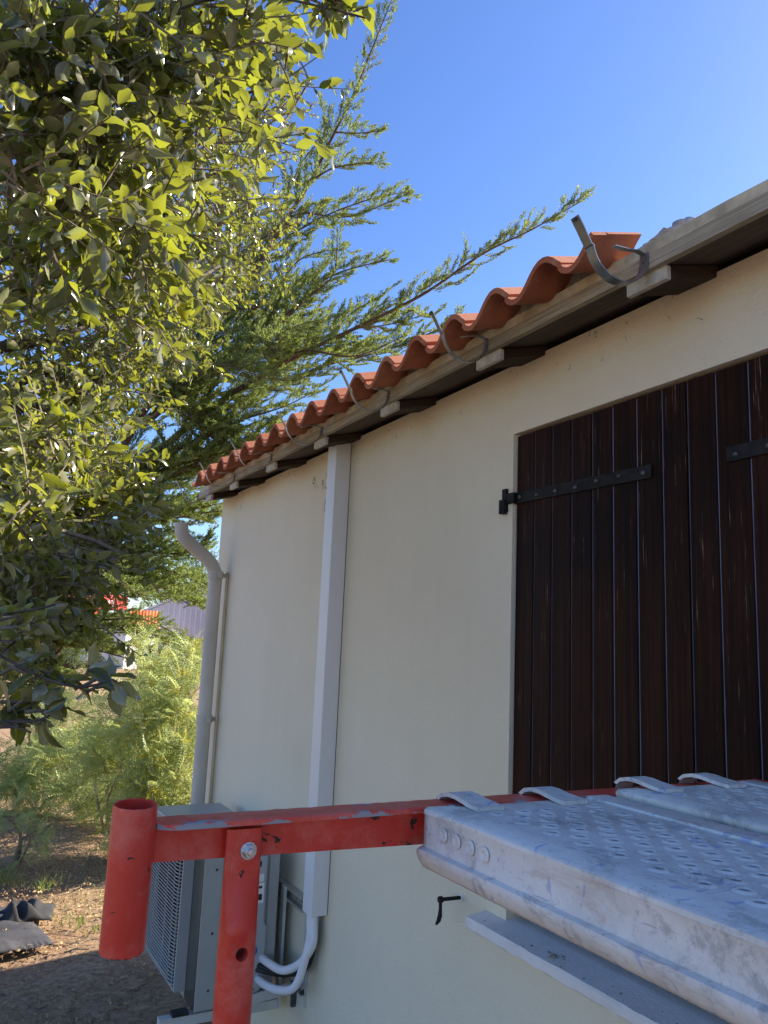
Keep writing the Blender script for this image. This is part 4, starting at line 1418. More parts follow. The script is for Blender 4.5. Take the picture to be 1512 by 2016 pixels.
CONIFER_LIMBS = [([(-10.86, 1.23, 0.67), (-10.56, 1.16, 1.8), (-10.2, 1.24, 2.85), (-9.68, 1.46, 3.74), (-9.22, 1.79, 4.61), (-8.77, 2.19, 5.25), (-8.47, 2.4, 5.6), (-8.23, 2.65, 6.14), (-7.92, 2.84, 6.62), (-7.74, 3.02, 7.04), (-7.45, 3.17, 7.56), (-7.27, 3.32, 8.05), (-7.04, 3.4, 8.47), (-6.85, 3.53, 9.04)],0.075,0.62,1.0),
([(-9.32, 1.72, 4.28), (-8.64, 2.18, 4.75), (-8.31, 2.5, 4.98), (-7.86, 2.93, 5.49), (-7.51, 3.24, 5.85), (-7.09, 3.74, 6.01)],0.035,0.62,1.0),
([(-9.41, 1.89, 3.95), (-8.79, 2.41, 4.52), (-8.14, 3.01, 4.99), (-7.53, 3.6, 5.34), (-6.96, 4.11, 5.65), (-6.43, 4.53, 6.02), (-6.07, 4.92, 6.26), (-5.69, 5.29, 6.53)],0.04,0.6,1.15),
([(-9.12, 1.93, 4.76), (-8.89, 2.39, 5.82), (-8.46, 2.78, 6.4), (-7.94, 3.19, 6.71), (-7.54, 3.65, 6.92), (-7.22, 4.0, 6.98)],0.03,0.55,1.0),
([(-8.48, 2.57, 5.08), (-7.97, 2.8, 5.28), (-7.59, 2.99, 5.54), (-7.32, 3.19, 5.78), (-7.15, 3.14, 6.22)],0.02,0.45,1.0),
([(-9.26, 2.42, 4.45), (-9.13, 3.13, 4.94), (-8.8, 3.8, 5.32), (-8.49, 4.5, 5.59), (-8.07, 5.15, 5.94), (-7.98, 5.25, 6.14)],0.03,0.6,1.1),
([(-9.27, 1.93, 5.19), (-9.23, 2.27, 6.19), (-8.91, 2.56, 7.08), (-8.57, 2.72, 7.79), (-8.33, 2.88, 7.98)],0.025,0.5,0.8),
([(-8.23, 2.65, 6.14), (-7.95, 2.96, 7.32), (-7.75, 3.18, 7.75), (-7.74, 3.08, 8.1)],0.02,0.35,0.9),
([(-7.74, 3.02, 7.04), (-7.41, 3.18, 7.1), (-7.08, 3.58, 7.13)],0.012,0.3,1.0),
([(-7.45, 3.17, 7.56), (-7.25, 3.34, 7.49), (-7.03, 3.54, 7.46)],0.01,0.22,1.0),
([(-7.92, 2.84, 6.62), (-7.64, 2.94, 6.58), (-7.32, 3.36, 6.52), (-6.91, 3.83, 6.73)],0.014,0.3,1.1),
([(-8.14, 3.01, 4.99), (-7.66, 3.05, 4.99), (-7.14, 3.43, 4.85), (-6.77, 3.82, 5.05)],0.016,0.4,1.0),
([(-7.53, 3.6, 5.34), (-7.7, 4.07, 5.55), (-7.53, 4.52, 5.73)],0.014,0.4,1.1),
([(-9.73, 1.43, 3.56), (-8.83, 2.1, 3.99), (-8.29, 2.57, 4.25), (-7.93, 2.97, 4.41), (-7.66, 3.2, 4.56)],0.03,0.6,1.2),
([(-9.38, 1.78, 4.42), (-9.41, 2.44, 4.81), (-9.27, 3.04, 5.03), (-9.09, 3.63, 5.51)],0.03,0.6,1.2),
([(-9.91, 1.39, 3.33), (-9.05, 2.01, 3.66), (-8.58, 2.39, 3.87), (-8.33, 2.77, 4.11)],0.025,0.55,1.2),
([(-10.14, 1.31, 2.98), (-9.29, 1.93, 3.26), (-8.86, 2.29, 3.3), (-8.59, 2.56, 3.36)],0.025,0.5,1.2),
([(-10.25, 1.21, 2.66), (-9.59, 1.74, 2.81), (-9.01, 2.19, 2.78), (-8.73, 2.46, 2.9)],0.022,0.45,1.3),
([(-10.45, 1.19, 2.3), (-9.61, 1.76, 2.65), (-8.96, 2.14, 2.57), (-8.6, 2.43, 2.43), (-8.46, 2.55, 2.26)],0.04,0.42,1.3),
([(-10.49, 1.22, 2.02), (-9.92, 1.48, 2.42), (-9.29, 2.0, 2.43), (-8.75, 2.47, 2.18)],0.02,0.34,1.1),
([(-10.58, 1.18, 1.67), (-9.98, 1.54, 1.95), (-9.5, 2.05, 1.82), (-9.07, 2.49, 1.64)],0.02,0.32,1.0),
([(-10.48, 1.18, 1.55), (-9.92, 1.25, 1.87), (-9.77, 1.05, 2.0), (-9.81, 0.8, 1.9)],0.022,0.5,1.4),
([(-10.46, 1.19, 2.23), (-10.15, 1.05, 2.46), (-10.12, 0.87, 2.5), (-10.03, 0.66, 2.36)],0.022,0.5,1.5),
([(-9.62, 1.68, 3.45), (-9.68, 1.26, 3.72), (-9.83, 0.92, 3.88), (-9.9, 0.6, 3.78)],0.022,0.5,1.0),
([(-9.22, 1.79, 4.61), (-9.53, 1.44, 5.17), (-9.67, 1.17, 5.8), (-9.86, 0.84, 6.33)],0.025,0.5,0.8),
([(-10.58, 1.18, 1.67), (-9.93, 1.26, 1.81), (-9.65, 1.36, 1.79), (-9.5, 1.46, 1.68)],0.018,0.45,1.6),
([(-10.44, 1.22, 2.23), (-10.27, 1.64, 1.98), (-10.11, 2.16, 1.94), (-9.93, 2.77, 1.75)],0.03,0.32,0.9),
([(-9.22, 1.79, 4.61), (-8.54, 1.97, 4.61), (-8.07, 2.17, 4.75), (-7.68, 2.5, 4.65), (-7.44, 2.76, 4.52)],0.02,0.5,1.1),
([(-9.13, 1.94, 4.64), (-8.69, 2.29, 4.17), (-8.4, 2.68, 3.99), (-8.11, 2.93, 4.21)],0.02,0.5,1.1),
([(-8.47, 2.4, 5.6), (-8.54, 2.85, 5.8), (-8.39, 3.23, 6.11), (-8.21, 3.47, 6.36)],0.016,0.45,1.0),
([(-9.52, 1.85, 4.7), (-9.77, 2.15, 5.53), (-9.69, 2.55, 6.02), (-9.54, 3.06, 5.95)],0.02,0.55,1.1),
([(-10.47, 1.17, 1.67), (-9.97, 0.99, 1.77), (-9.73, 0.82, 1.68), (-9.72, 0.6, 1.78)],0.02,0.5,1.5),
([(-10.38, 1.17, 2.11), (-9.67, 1.27, 1.95), (-9.39, 1.4, 1.85), (-9.24, 1.5, 1.76)],0.016,0.42,1.6),
([(-10.2, 1.24, 2.85), (-9.69, 1.43, 2.58), (-9.36, 1.67, 2.41), (-9.09, 1.96, 2.44)],0.02,0.42,1.3),
([(-10.21, 1.25, 2.79), (-9.84, 1.02, 2.92), (-9.77, 0.74, 2.88), (-9.84, 0.45, 2.74)],0.02,0.55,1.5),
([(-9.68, 1.46, 3.74), (-9.93, 2.01, 3.87), (-9.91, 2.53, 3.74), (-9.75, 2.82, 3.75)],0.02,0.5,1.2),
([(-9.22, 1.79, 4.61), (-8.7, 1.97, 4.42), (-8.45, 2.34, 4.07), (-8.44, 2.65, 3.88)],0.02,0.5,1.2),
([(-8.77, 2.19, 5.25), (-8.97, 2.57, 5.5), (-8.85, 3.09, 5.92), (-8.74, 3.45, 6.04)],0.02,0.5,1.2),
([(-8.14, 3.01, 4.99), (-7.88, 2.67, 4.92), (-7.56, 2.77, 5.07), (-7.31, 3.02, 5.1)],0.014,0.4,1.2),
([(-8.47, 2.4, 5.6), (-8.62, 2.61, 6.03), (-8.59, 2.68, 6.57), (-8.56, 2.57, 7.05)],0.016,0.45,1.1),
([(-10.59, 1.19, 1.55), (-10.15, 0.99, 1.44), (-9.94, 0.76, 1.36), (-9.97, 0.51, 1.32)],0.018,0.45,1.3),
([(-10.61, 1.21, 1.42), (-10.33, 0.99, 1.08), (-10.13, 0.77, 0.92), (-10.14, 0.57, 0.86)],0.016,0.4,1.0),
([(-8.81, 3.0, 5.15), (-8.75, 3.62, 5.54), (-8.53, 4.06, 6.04), (-8.39, 4.27, 6.18)],0.02,0.5,1.1),
([(-9.32, 1.72, 4.28), (-9.56, 2.31, 5.15), (-9.25, 2.59, 5.41), (-8.84, 2.97, 5.87), (-8.48, 3.22, 6.45), (-8.09, 3.67, 6.58)],0.0245,0.589,1.0),
([(-9.73, 1.43, 3.56), (-8.84, 2.2, 3.83), (-8.29, 2.75, 3.97), (-7.89, 3.18, 4.23), (-7.6, 3.45, 4.35)],0.020999999999999998,0.57,1.2),
([(-9.38, 1.78, 4.42), (-8.92, 2.35, 5.05), (-8.81, 2.93, 5.23), (-8.64, 3.49, 5.74)],0.020999999999999998,0.57,1.2),
([(-9.91, 1.39, 3.33), (-9.45, 2.23, 3.8), (-8.92, 2.73, 3.92), (-8.61, 3.21, 4.21)],0.017499999999999998,0.5225,1.2),
([(-9.91, 1.39, 3.33), (-9.21, 2.15, 3.77), (-8.7, 2.59, 4.05), (-8.41, 3.01, 4.35)],0.017499999999999998,0.5225,1.2),
([(-10.14, 1.31, 2.98), (-9.35, 1.73, 3.36), (-8.94, 2.09, 3.3), (-8.67, 2.34, 3.39)],0.017499999999999998,0.475,1.2),
([(-10.14, 1.31, 2.98), (-9.46, 2.17, 3.23), (-8.97, 2.62, 3.32), (-8.66, 2.97, 3.31)],0.017499999999999998,0.475,1.2),
([(-10.25, 1.21, 2.66), (-9.55, 1.74, 2.95), (-8.98, 2.21, 2.81), (-8.69, 2.47, 2.98)],0.015399999999999999,0.4275,1.3),
([(-10.25, 1.21, 2.66), (-9.73, 1.75, 2.79), (-9.15, 2.22, 2.76), (-8.87, 2.49, 2.84)],0.015399999999999999,0.4275,1.3),
([(-10.45, 1.19, 2.3), (-10.15, 1.86, 2.47), (-9.48, 2.26, 2.47), (-9.11, 2.56, 2.31), (-8.96, 2.68, 2.17)],0.027999999999999997,0.39899999999999997,1.3),
([(-10.45, 1.19, 2.3), (-10.0, 1.76, 2.51), (-9.37, 2.1, 2.42), (-9.04, 2.37, 2.22), (-8.88, 2.46, 2.21)],0.027999999999999997,0.39899999999999997,1.3),
([(-10.49, 1.22, 2.02), (-10.25, 1.6, 2.56), (-9.65, 2.05, 2.61), (-9.15, 2.46, 2.28)],0.013999999999999999,0.323,1.1),
([(-10.49, 1.22, 2.02), (-9.45, 1.6, 2.49), (-8.87, 2.01, 2.57), (-8.36, 2.38, 2.38)],0.013999999999999999,0.323,1.1),
([(-10.58, 1.18, 1.67), (-10.19, 1.46, 1.66), (-9.74, 1.89, 1.56), (-9.34, 2.26, 1.42)],0.013999999999999999,0.304,1.0),
([(-10.58, 1.18, 1.67), (-9.79, 1.63, 1.84), (-9.3, 2.11, 1.84), (-8.88, 2.55, 1.61)],0.013999999999999999,0.304,1.0),
([(-10.48, 1.18, 1.55), (-9.66, 1.13, 2.15), (-9.5, 0.97, 2.25), (-9.51, 0.77, 2.15)],0.015399999999999999,0.475,1.4),
([(-10.48, 1.18, 1.55), (-10.16, 1.13, 1.9), (-10.02, 0.92, 1.99), (-10.09, 0.64, 1.82)],0.015399999999999999,0.475,1.4),
([(-10.46, 1.19, 2.23), (-10.28, 1.05, 2.75), (-10.26, 0.88, 2.76), (-10.18, 0.66, 2.61)],0.015399999999999999,0.475,1.5),
([(-10.46, 1.19, 2.23), (-10.13, 0.92, 2.25), (-10.1, 0.75, 2.32), (-10.01, 0.55, 2.16)],0.015399999999999999,0.475,1.5),
([(-9.62, 1.68, 3.45), (-9.58, 1.13, 3.94), (-9.77, 0.77, 3.97), (-9.84, 0.4, 4.03)],0.015399999999999999,0.475,1.0),
([(-9.62, 1.68, 3.45), (-10.15, 1.39, 3.95), (-10.28, 1.12, 4.05), (-10.32, 0.85, 4.02)],0.015399999999999999,0.475,1.0),
([(-9.22, 1.79, 4.61), (-9.27, 1.33, 5.28), (-9.44, 1.02, 5.84), (-9.67, 0.64, 6.34)],0.017499999999999998,0.475,0.8),
([(-10.58, 1.18, 1.67), (-9.93, 1.36, 1.95), (-9.66, 1.47, 1.85), (-9.52, 1.57, 1.75)],0.012599999999999998,0.4275,1.6),
([(-10.58, 1.18, 1.67), (-9.94, 1.11, 1.86), (-9.65, 1.22, 1.9), (-9.49, 1.33, 1.81)],0.012599999999999998,0.4275,1.6),
([(-10.44, 1.22, 2.23), (-10.04, 1.62, 1.79), (-9.91, 2.11, 1.69), (-9.74, 2.67, 1.55)],0.020999999999999998,0.304,0.9),
([(-10.44, 1.22, 2.23), (-9.82, 1.53, 2.01), (-9.68, 2.01, 2.03), (-9.53, 2.58, 1.78)],0.020999999999999998,0.304,0.9),
([(-9.22, 1.79, 4.61), (-8.22, 1.93, 4.6), (-7.75, 2.15, 4.66), (-7.35, 2.52, 4.48), (-7.1, 2.79, 4.43)],0.013999999999999999,0.475,1.1),
([(-9.13, 1.94, 4.64), (-9.2, 2.22, 4.5), (-8.93, 2.57, 4.34), (-8.66, 2.78, 4.59)],0.013999999999999999,0.475,1.1),
([(-9.52, 1.85, 4.7), (-9.9, 2.22, 5.62), (-9.82, 2.63, 6.08), (-9.66, 3.15, 6.09)],0.013999999999999999,0.5225,1.1),
([(-10.47, 1.17, 1.67), (-9.76, 0.94, 2.04), (-9.53, 0.75, 1.94), (-9.54, 0.52, 1.97)],0.013999999999999999,0.475,1.5),
([(-10.47, 1.17, 1.67), (-10.07, 0.95, 1.41), (-9.82, 0.76, 1.48), (-9.8, 0.53, 1.59)],0.013999999999999999,0.475,1.5),
([(-10.38, 1.17, 2.11), (-10.12, 1.27, 2.01), (-9.87, 1.42, 1.74), (-9.72, 1.51, 1.66)],0.0112,0.39899999999999997,1.6),
([(-10.38, 1.17, 2.11), (-9.69, 1.05, 1.92), (-9.41, 1.19, 1.79), (-9.25, 1.28, 1.74)],0.0112,0.39899999999999997,1.6),
([(-10.2, 1.24, 2.85), (-8.74, 1.44, 2.46), (-8.41, 1.69, 2.26), (-8.14, 1.98, 2.25)],0.013999999999999999,0.39899999999999997,1.3),
([(-10.2, 1.24, 2.85), (-9.51, 1.53, 2.4), (-9.18, 1.75, 2.26), (-8.9, 2.01, 2.39)],0.013999999999999999,0.39899999999999997,1.3),
([(-10.21, 1.25, 2.79), (-9.67, 1.07, 2.83), (-9.6, 0.8, 2.75), (-9.67, 0.51, 2.63)],0.013999999999999999,0.5225,1.5),
([(-10.21, 1.25, 2.79), (-9.66, 0.92, 2.94), (-9.57, 0.65, 3.0), (-9.63, 0.38, 2.85)],0.013999999999999999,0.5225,1.5),
([(-9.68, 1.46, 3.74), (-9.59, 1.93, 3.41), (-9.54, 2.5, 3.28), (-9.35, 2.81, 3.37)],0.013999999999999999,0.475,1.2),
([(-9.68, 1.46, 3.74), (-9.68, 2.12, 4.16), (-9.63, 2.7, 4.01), (-9.45, 3.03, 4.02)],0.013999999999999999,0.475,1.2),
([(-9.22, 1.79, 4.61), (-8.6, 2.15, 4.43), (-8.35, 2.55, 4.07), (-8.31, 2.87, 3.95)],0.013999999999999999,0.475,1.2),
([(-8.77, 2.19, 5.25), (-9.05, 2.6, 5.88), (-8.89, 3.17, 6.31), (-8.76, 3.56, 6.49)],0.013999999999999999,0.475,1.2),
([(-8.14, 3.01, 4.99), (-7.35, 2.59, 4.88), (-7.06, 2.67, 4.96), (-6.82, 2.88, 5.01)],0.0098,0.38,1.2),
([(-10.59, 1.19, 1.55), (-10.64, 1.0, 1.4), (-10.45, 0.73, 1.35), (-10.5, 0.42, 1.33)],0.012599999999999998,0.4275,1.3),
([(-10.59, 1.19, 1.55), (-10.02, 1.18, 1.21), (-9.82, 0.94, 1.15), (-9.83, 0.64, 1.32)],0.012599999999999998,0.4275,1.3),
([(-10.61, 1.21, 1.42), (-10.26, 1.11, 1.15), (-10.06, 0.93, 0.93), (-10.04, 0.74, 0.96)],0.0112,0.38,1.0),
([(-10.61, 1.21, 1.42), (-10.21, 0.81, 1.2), (-10.0, 0.62, 1.06), (-10.01, 0.44, 0.89)],0.0112,0.38,1.0)]
OAK_CLUMPS = [(-1.499,0.042,2.923,0.2,10,0),(-1.533,0.162,3.01,0.2,10,0),(-1.619,0.077,2.801,0.2,10,0),(-1.763,0.218,2.857,0.2,9,0),(-1.469,-0.015,2.94,0.16,9,0),(-1.466,0.076,3.001,0.17,10,0),(-1.512,0.183,3.063,0.2,11,0),(-1.54,0.307,3.166,0.2,11,0),(-1.534,0.418,3.187,0.16,8,0),(-1.528,0.017,2.845,0.18,10,0),(-1.564,0.135,2.927,0.2,11,0),(-1.631,0.284,3.057,0.2,11,0),(-1.7,0.438,3.167,0.18,8,0),(-1.641,0.529,3.22,0.14,6,0),(-1.506,0.006,2.69,0.16,8,0),(-1.557,0.104,2.753,0.2,10,0),(-1.73,0.249,2.939,0.2,10,0),(-1.846,0.411,3.08,0.2,8,0),(-2.152,0.517,3.589,0.3,11,0),(-1.652,0.067,2.657,0.2,10,0),(-1.786,0.208,2.764,0.2,10,0),(-1.905,0.363,2.91,0.2,8,0),(-1.797,0.037,2.585,0.2,9,0),(-1.938,0.171,2.678,0.2,9,0),(-1.954,0.323,2.767,0.18,8,0),(-2.011,0.427,2.777,0.14,5,0),(-1.274,0.505,3.096,0.035,4,0),(-1.252,0.551,3.083,0.035,5,0),(-1.333,0.483,3.151,0.06,5,0),(-1.263,0.528,3.09,0.03,3,0),(-3.108,0.787,3.857,0.3,12,1),(-3.094,0.695,3.583,0.3,12,1),(-3.239,0.846,4.207,0.3,11,1),(-2.93,0.534,3.093,0.32,14,1),(-2.932,0.361,2.97,0.3,14,1),(-2.824,0.17,2.867,0.3,14,1),(-3.34,0.701,3.484,0.3,11,1),(-3.117,0.426,3.621,0.3,12,1),(-3.009,0.146,3.768,0.34,14,1),(-3.205,0.556,3.999,0.34,12,1),(-2.882,0.131,2.675,0.26,13,1),(-2.902,0.295,2.713,0.28,14,1),(-3.227,0.487,2.875,0.24,11,1),(-3.337,0.636,3.086,0.2,7,1),(-2.896,0.167,2.503,0.25,13,1),(-3.017,0.342,2.578,0.25,12,1),(-3.26,0.49,2.7,0.18,8,1),(-3.099,0.271,4.148,0.3,12,1),(-3.036,0.016,3.992,0.3,12,1),(-2.935,0.038,3.257,0.3,12,1),(-3.078,0.21,3.232,0.3,12,1),(-4.782,1.644,5.928,0.22,8,2),(-4.831,1.642,5.677,0.25,9,2),(-5.025,1.527,5.591,0.3,10,2),(-5.013,1.475,5.201,0.3,9,2),(-5.022,1.623,5.34,0.22,6,2),(-5.119,1.383,4.909,0.32,11,2),(-5.114,1.635,4.828,0.3,11,2),(-5.117,1.807,4.925,0.18,5,2),(-5.095,1.552,4.558,0.32,11,2),(-5.217,1.33,4.547,0.32,11,2),(-5.223,1.407,4.299,0.26,8,2),(-5.346,1.258,4.076,0.24,6,2),(-5.437,1.16,5.079,0.35,10,2),(-5.317,1.247,5.456,0.34,10,2),(-5.366,1.013,4.061,0.3,9,2),(-5.4,0.84,3.77,0.28,8,2),(-5.595,0.818,4.019,0.34,10,2),(-5.645,0.625,4.297,0.4,12,2),(-2.498,0.132,2.273,0.22,13,3),(-2.537,0.258,2.313,0.22,13,3),(-2.688,0.402,2.324,0.18,10,3),(-2.397,0.152,2.143,0.2,12,3),(-2.45,0.265,2.147,0.2,12,3),(-2.506,0.374,2.149,0.14,7,3),(-2.094,0.121,2.005,0.17,10,3),(-2.155,0.218,2.018,0.16,8,3),(-2.293,0.366,2.083,0.05,3,3),(-2.236,0.169,2.333,0.2,11,3),(-2.108,0.118,1.944,0.16,8,3),(-2.179,0.198,1.946,0.13,7,3),(-1.906,0.103,1.836,0.11,6,3),(-2.253,0.257,1.994,0.12,6,3),(-1.993,0.139,1.882,0.1,4,3),(-1.858,0.094,2.108,0.16,9,3),(-1.398,0.072,1.867,0.06,4,4),(-1.382,0.105,1.857,0.045,3,4),(-1.322,0.132,1.795,0.04,3,4),(-1.301,0.18,1.772,0.04,3,4),(-1.285,0.206,1.781,0.03,3,4),(-1.348,0.09,1.775,0.05,3,4),(-1.304,0.083,1.726,0.06,5,4),(-1.287,0.111,1.739,0.045,4,4),(-1.276,0.135,1.727,0.03,2,4)]
OAK_LIMBS = [([(-2.85, -0.05, 2.74), (-2.9, 0.23, 2.89), (-2.99, 0.43, 3.09), (-3.18, 0.63, 3.3), (-3.34, 0.85, 3.65), (-3.77, 1.09, 4.34), (-4.68, 1.61, 5.37), (-4.73, 1.79, 5.79)],0.03),
([(-2.03, -0.11, 2.98), (-1.74, 0.03, 2.92), (-1.65, 0.15, 3.05), (-1.67, 0.29, 3.15), (-1.7, 0.44, 3.15), (-1.72, 0.59, 3.24)],0.012),
([(-1.65, 0.15, 3.04), (-1.52, 0.24, 3.13), (-1.39, 0.37, 3.14), (-1.29, 0.47, 3.09), (-1.2, 0.56, 3.03)],0.008),
([(-1.86, -0.07, 2.58), (-1.71, 0.07, 2.66), (-1.79, 0.2, 2.79), (-1.88, 0.33, 2.82), (-2.0, 0.44, 2.78)],0.01),
([(-2.93, -0.07, 2.4), (-2.89, 0.16, 2.52), (-2.98, 0.35, 2.75), (-3.24, 0.58, 3.13), (-4.17, 0.97, 3.8), (-5.03, 1.47, 4.51), (-5.08, 1.88, 4.93)],0.028),
([(-2.72, -0.05, 2.24), (-2.5, 0.13, 2.26), (-2.49, 0.28, 2.21), (-2.28, 0.4, 2.07)],0.014),
([(-1.37, 0.03, 1.83), (-1.32, 0.07, 1.81), (-1.27, 0.13, 1.78), (-1.24, 0.18, 1.77), (-1.22, 0.21, 1.78)],0.005),
([(-1.37, 0.03, 1.85), (-1.34, 0.07, 1.87), (-1.32, 0.11, 1.88), (-1.32, 0.14, 1.89)],0.004),
([(-1.27, 0.04, 1.71), (-1.25, 0.08, 1.72), (-1.25, 0.12, 1.72), (-1.24, 0.14, 1.73)],0.004),
([(-2.92, -0.12, 2.57), (-2.91, 0.08, 2.67), (-3.0, 0.28, 2.85), (-3.38, 0.49, 3.25), (-4.39, 0.84, 4.26), (-5.12, 1.25, 5.26)],0.022)]
MIMOSA_CLUMPS = [[(-6.837, 1.768, 0.887, 0.34), (-6.946, 1.847, 1.296, 0.3), (-6.996, 1.617, 1.079, 0.3), (-6.715, 1.892, 0.575, 0.3), (-6.831, 1.665, 0.606, 0.34), (-7.11, 1.864, 1.592, 0.22)],
[(-7.658, 1.467, 1.054, 0.3), (-7.737, 1.636, 1.371, 0.28), (-7.669, 1.313, 0.831, 0.26), (-7.369, 1.492, 0.693, 0.32), (-7.876, 1.713, 1.628, 0.18)],
[(-8.627, 1.344, 0.558, 0.34), (-8.206, 1.532, 0.424, 0.32), (-8.964, 1.107, 0.668, 0.26), (-7.898, 1.692, 0.376, 0.3)],
[(-9.315, 0.899, 0.627, 0.3), (-9.345, 1.177, 0.883, 0.3), (-9.11, 0.715, 0.407, 0.28), (-8.853, 0.804, 0.298, 0.26), (-8.723, 1.05, 0.285, 0.26), (-8.372, 1.263, 0.313, 0.22)],
[(-6.927, 1.796, 0.338, 0.2), (-6.914, 1.631, 0.27, 0.2), (-6.84, 1.941, 0.387, 0.2)],
[(-7.116, 0.579, 0.375, 0.17), (-6.93, 0.739, 0.29, 0.14), (-7.071, 0.899, 0.306, 0.13)]]

# ================================================================== TREES
LEAF_ROWS = [(0, .02), (.08, .07), (.22, .17), (.38, .23), (.55, .235), (.72, .185), (.87, .095), (1.0, .006)]
LEAF_ROWS_S = [(0, .03), (.25, .18), (.5, .24), (.78, .15), (1.0, .008)]
OAK_T = [leaf_template(LEAF_ROWS, 1.0, f, c, w, p, tw) for f, c, w, p, tw in ((.35, .14, .035, 0, .4), (.6, .28, .045, 1.2, -.6), (.25, -.10, .05, 2.5, .9), (.8, .40, .03, 4.0, -.3), (.3, .22, .06, 5.1, 1.1), (.55, .04, .05, 3.1, -1.0))]
OAK_TS = [leaf_template(LEAF_ROWS_S, 1.05, f, c, w, p, tw) for f, c, w, p, tw in ((.35, .14, .03, 0, .4), (.6, .30, .03, 1.2, -.6), (.3, -.08, .04, 2.5, .9), (.5, .2, .04, 4.0, -.9))]

def in_frame(p, m=0.03):
    d = p - np.array(CAM_LOC)
    z = d @ np.array(fwd)
    x = d @ np.array(r2) / np.maximum(z, 1e-6) * 1543.75 / 1512
    y = d @ np.array(u2) / np.maximum(z, 1e-6) * 1543.75 / 2016
    return (z > .4) & (np.abs(x) < .5 + m) & (np.abs(y) < .5 + m), z

def build_oak():
    rng = np.random.default_rng(11)
    base = np.array([-3.7, -1.55, 0.0])
    t = thing('oak_tree', 'evergreen oak with glossy leaves hanging in from the side above the scaffold', 'tree', tuple(base))
    fork = np.array([-3.55, -1.25, 1.75])
    mb = MB()
    mb.tube(smooth_path([base + [0, 0, -.1], base + [.02, .06, .6], base + [.08, .18, 1.2], fork, fork + [-.1, .2, .8], fork + [-.05, .35, 1.9], fork + [-.2, .6, 3.2]], .15), np.interp(np.linspace(0, 1, len(smooth_path([base + [0, 0, -.1], base + [.02, .06, .6], base + [.08, .18, 1.2], fork, fork + [-.1, .2, .8], fork + [-.05, .35, 1.9], fork + [-.2, .6, 3.2]], .15))), [0, .35, 1], [.17, .12, .05]), 14)
    mb.build('trunk', M['bark'], t, smooth=True, recalc=False)
    # limbs known from the view, each joined back to the trunk
    paths = []
    for pts, r in OAK_LIMBS:
        p0 = np.array(pts[0])
        zf = float(np.clip(p0[2] - .6, 1.3, 4.6))
        root = np.array([np.interp(zf, [1.75, 4.9], [-3.55, -3.75]), np.interp(zf, [1.75, 4.9], [-1.25, -.65]), zf])
        mid = (root + p0) / 2 + [0, 0, .12]
        path = smooth_path([root, mid] + [np.array(q) for q in pts], .10)
        rr = np.interp(np.linspace(0, 1, len(path)), [0, .3, 1], [max(r * 1.3, .010), r * .65, max(r * .22, .0020)])
        mb = MB(); mb.tube(path, rr, 7)
        mb.build('limb', M['bark'], t, smooth=True, recalc=False)
        paths.append(path)
    allp = np.concatenate(paths)
    # twigs and leaves in clumps
    tw = MB()
    pos, yd, nh, size, dark = [], [], [], [], []
    for cx, cy, cz, r, n, kind in OAK_CLUMPS:
        c = np.array([cx, cy, cz])
        d = np.linalg.norm(allp - c, axis=1)
        a = allp[d.argmin()]
        if d.min() > .06:
            mid = (a + c) / 2 + rng.normal(0, .04, 3) * min(1, d.min() * 3) + [0, 0, .03]
            pp = smooth_path([a, mid, c], .08)
            tw.tube(pp, np.linspace(.0045 if kind in (0, 4) else .009, .0025, len(pp)), 5)
        for k in range(int(n * {0: 1.75, 1: 2.9, 2: 2.2, 3: 2.8, 4: 1.0}[kind])):
            dv = rng.normal(0, 1, 3)
            dv[2] = dv[2] * .8 + .1
            if kind == 4:
                dv = dv * [.6, .6, .5] + [-.2, .75, .0]
            dv /= np.linalg.norm(dv)
            L = r * rng.uniform(.7, 1.35)
            s = c + rng.normal(0, r * .22, 3)
            bend = rng.normal(0, .35, 3) + [0, 0, -.12]
            p = [s, s + dv * L * .5 + bend * L * .1, s + dv * L + bend * L * .35]
            p = smooth_path(p, L / 5)
            tw.tube(p, np.linspace(.0032, .0012, len(p)) * (1 if kind != 2 else 1.4), 4 if kind in (0, 4) else 3, caps=False)
            ll = {0: .054, 1: .041, 2: .042, 3: .048, 4: .054}[kind]
            m = max(3, int(L / (.021 if kind in (0, 4) else .018)))
            seg = np.linspace(.18, 1, m) * (len(p) - 1)
            for q, sidx in enumerate(seg):
                i = int(min(sidx, len(p) - 2))
                fr_ = sidx - i
                P0 = p[i] * (1 - fr_) + p[i + 1] * fr_
                td = p[i + 1] - p[i]
                td = td / np.linalg.norm(td)
                out = np.cross(td, rng.normal(0, 1, 3))
                out /= np.linalg.norm(out) + 1e-9
                ld = td * rng.uniform(.25, .9) + out * rng.uniform(.5, 1) + np.array([0, 0, rng.uniform(-.35, .12)])
                pos.append(P0)
                yd.append(ld)
                nh.append(np.array([0, 0, 1.0]) * rng.uniform(.2, 1.1) + rng.normal(0, .55, 3) - td * .2)
                size.append(ll * rng.uniform(.55, 1.25) * (1.0 if q < m - 2 else .8))
                dark.append(kind)
    pos, yd, nh, size, dark = map(np.array, (pos, yd, nh, size, dark))
    # gentle gaps: a noise field thins the crown
    fld = np.sin(pos[:, 0] * 7 + 1.3 * np.sin(pos[:, 2] * 5)) + np.sin(pos[:, 1] * 8 + 2) + np.sin(pos[:, 2] * 9 + pos[:, 0] * 3)
    keep = (fld > -1.9) | (rng.random(len(pos)) < .45)
    pos, yd, nh, size, dark = pos[keep], yd[keep], nh[keep], size[keep], dark[keep]
    fr = frames(yd, nh)
    tw.build('twigs', M['twig'], t, kind='stuff', recalc=False)
    vis, z = in_frame(pos)
    app = np.where(vis, size / np.maximum(z, .3), 0)
    order = np.argsort(-app)
    big, rest = order[:300], order[300:]
    rnd = rng.random(len(pos))
    meshes = []
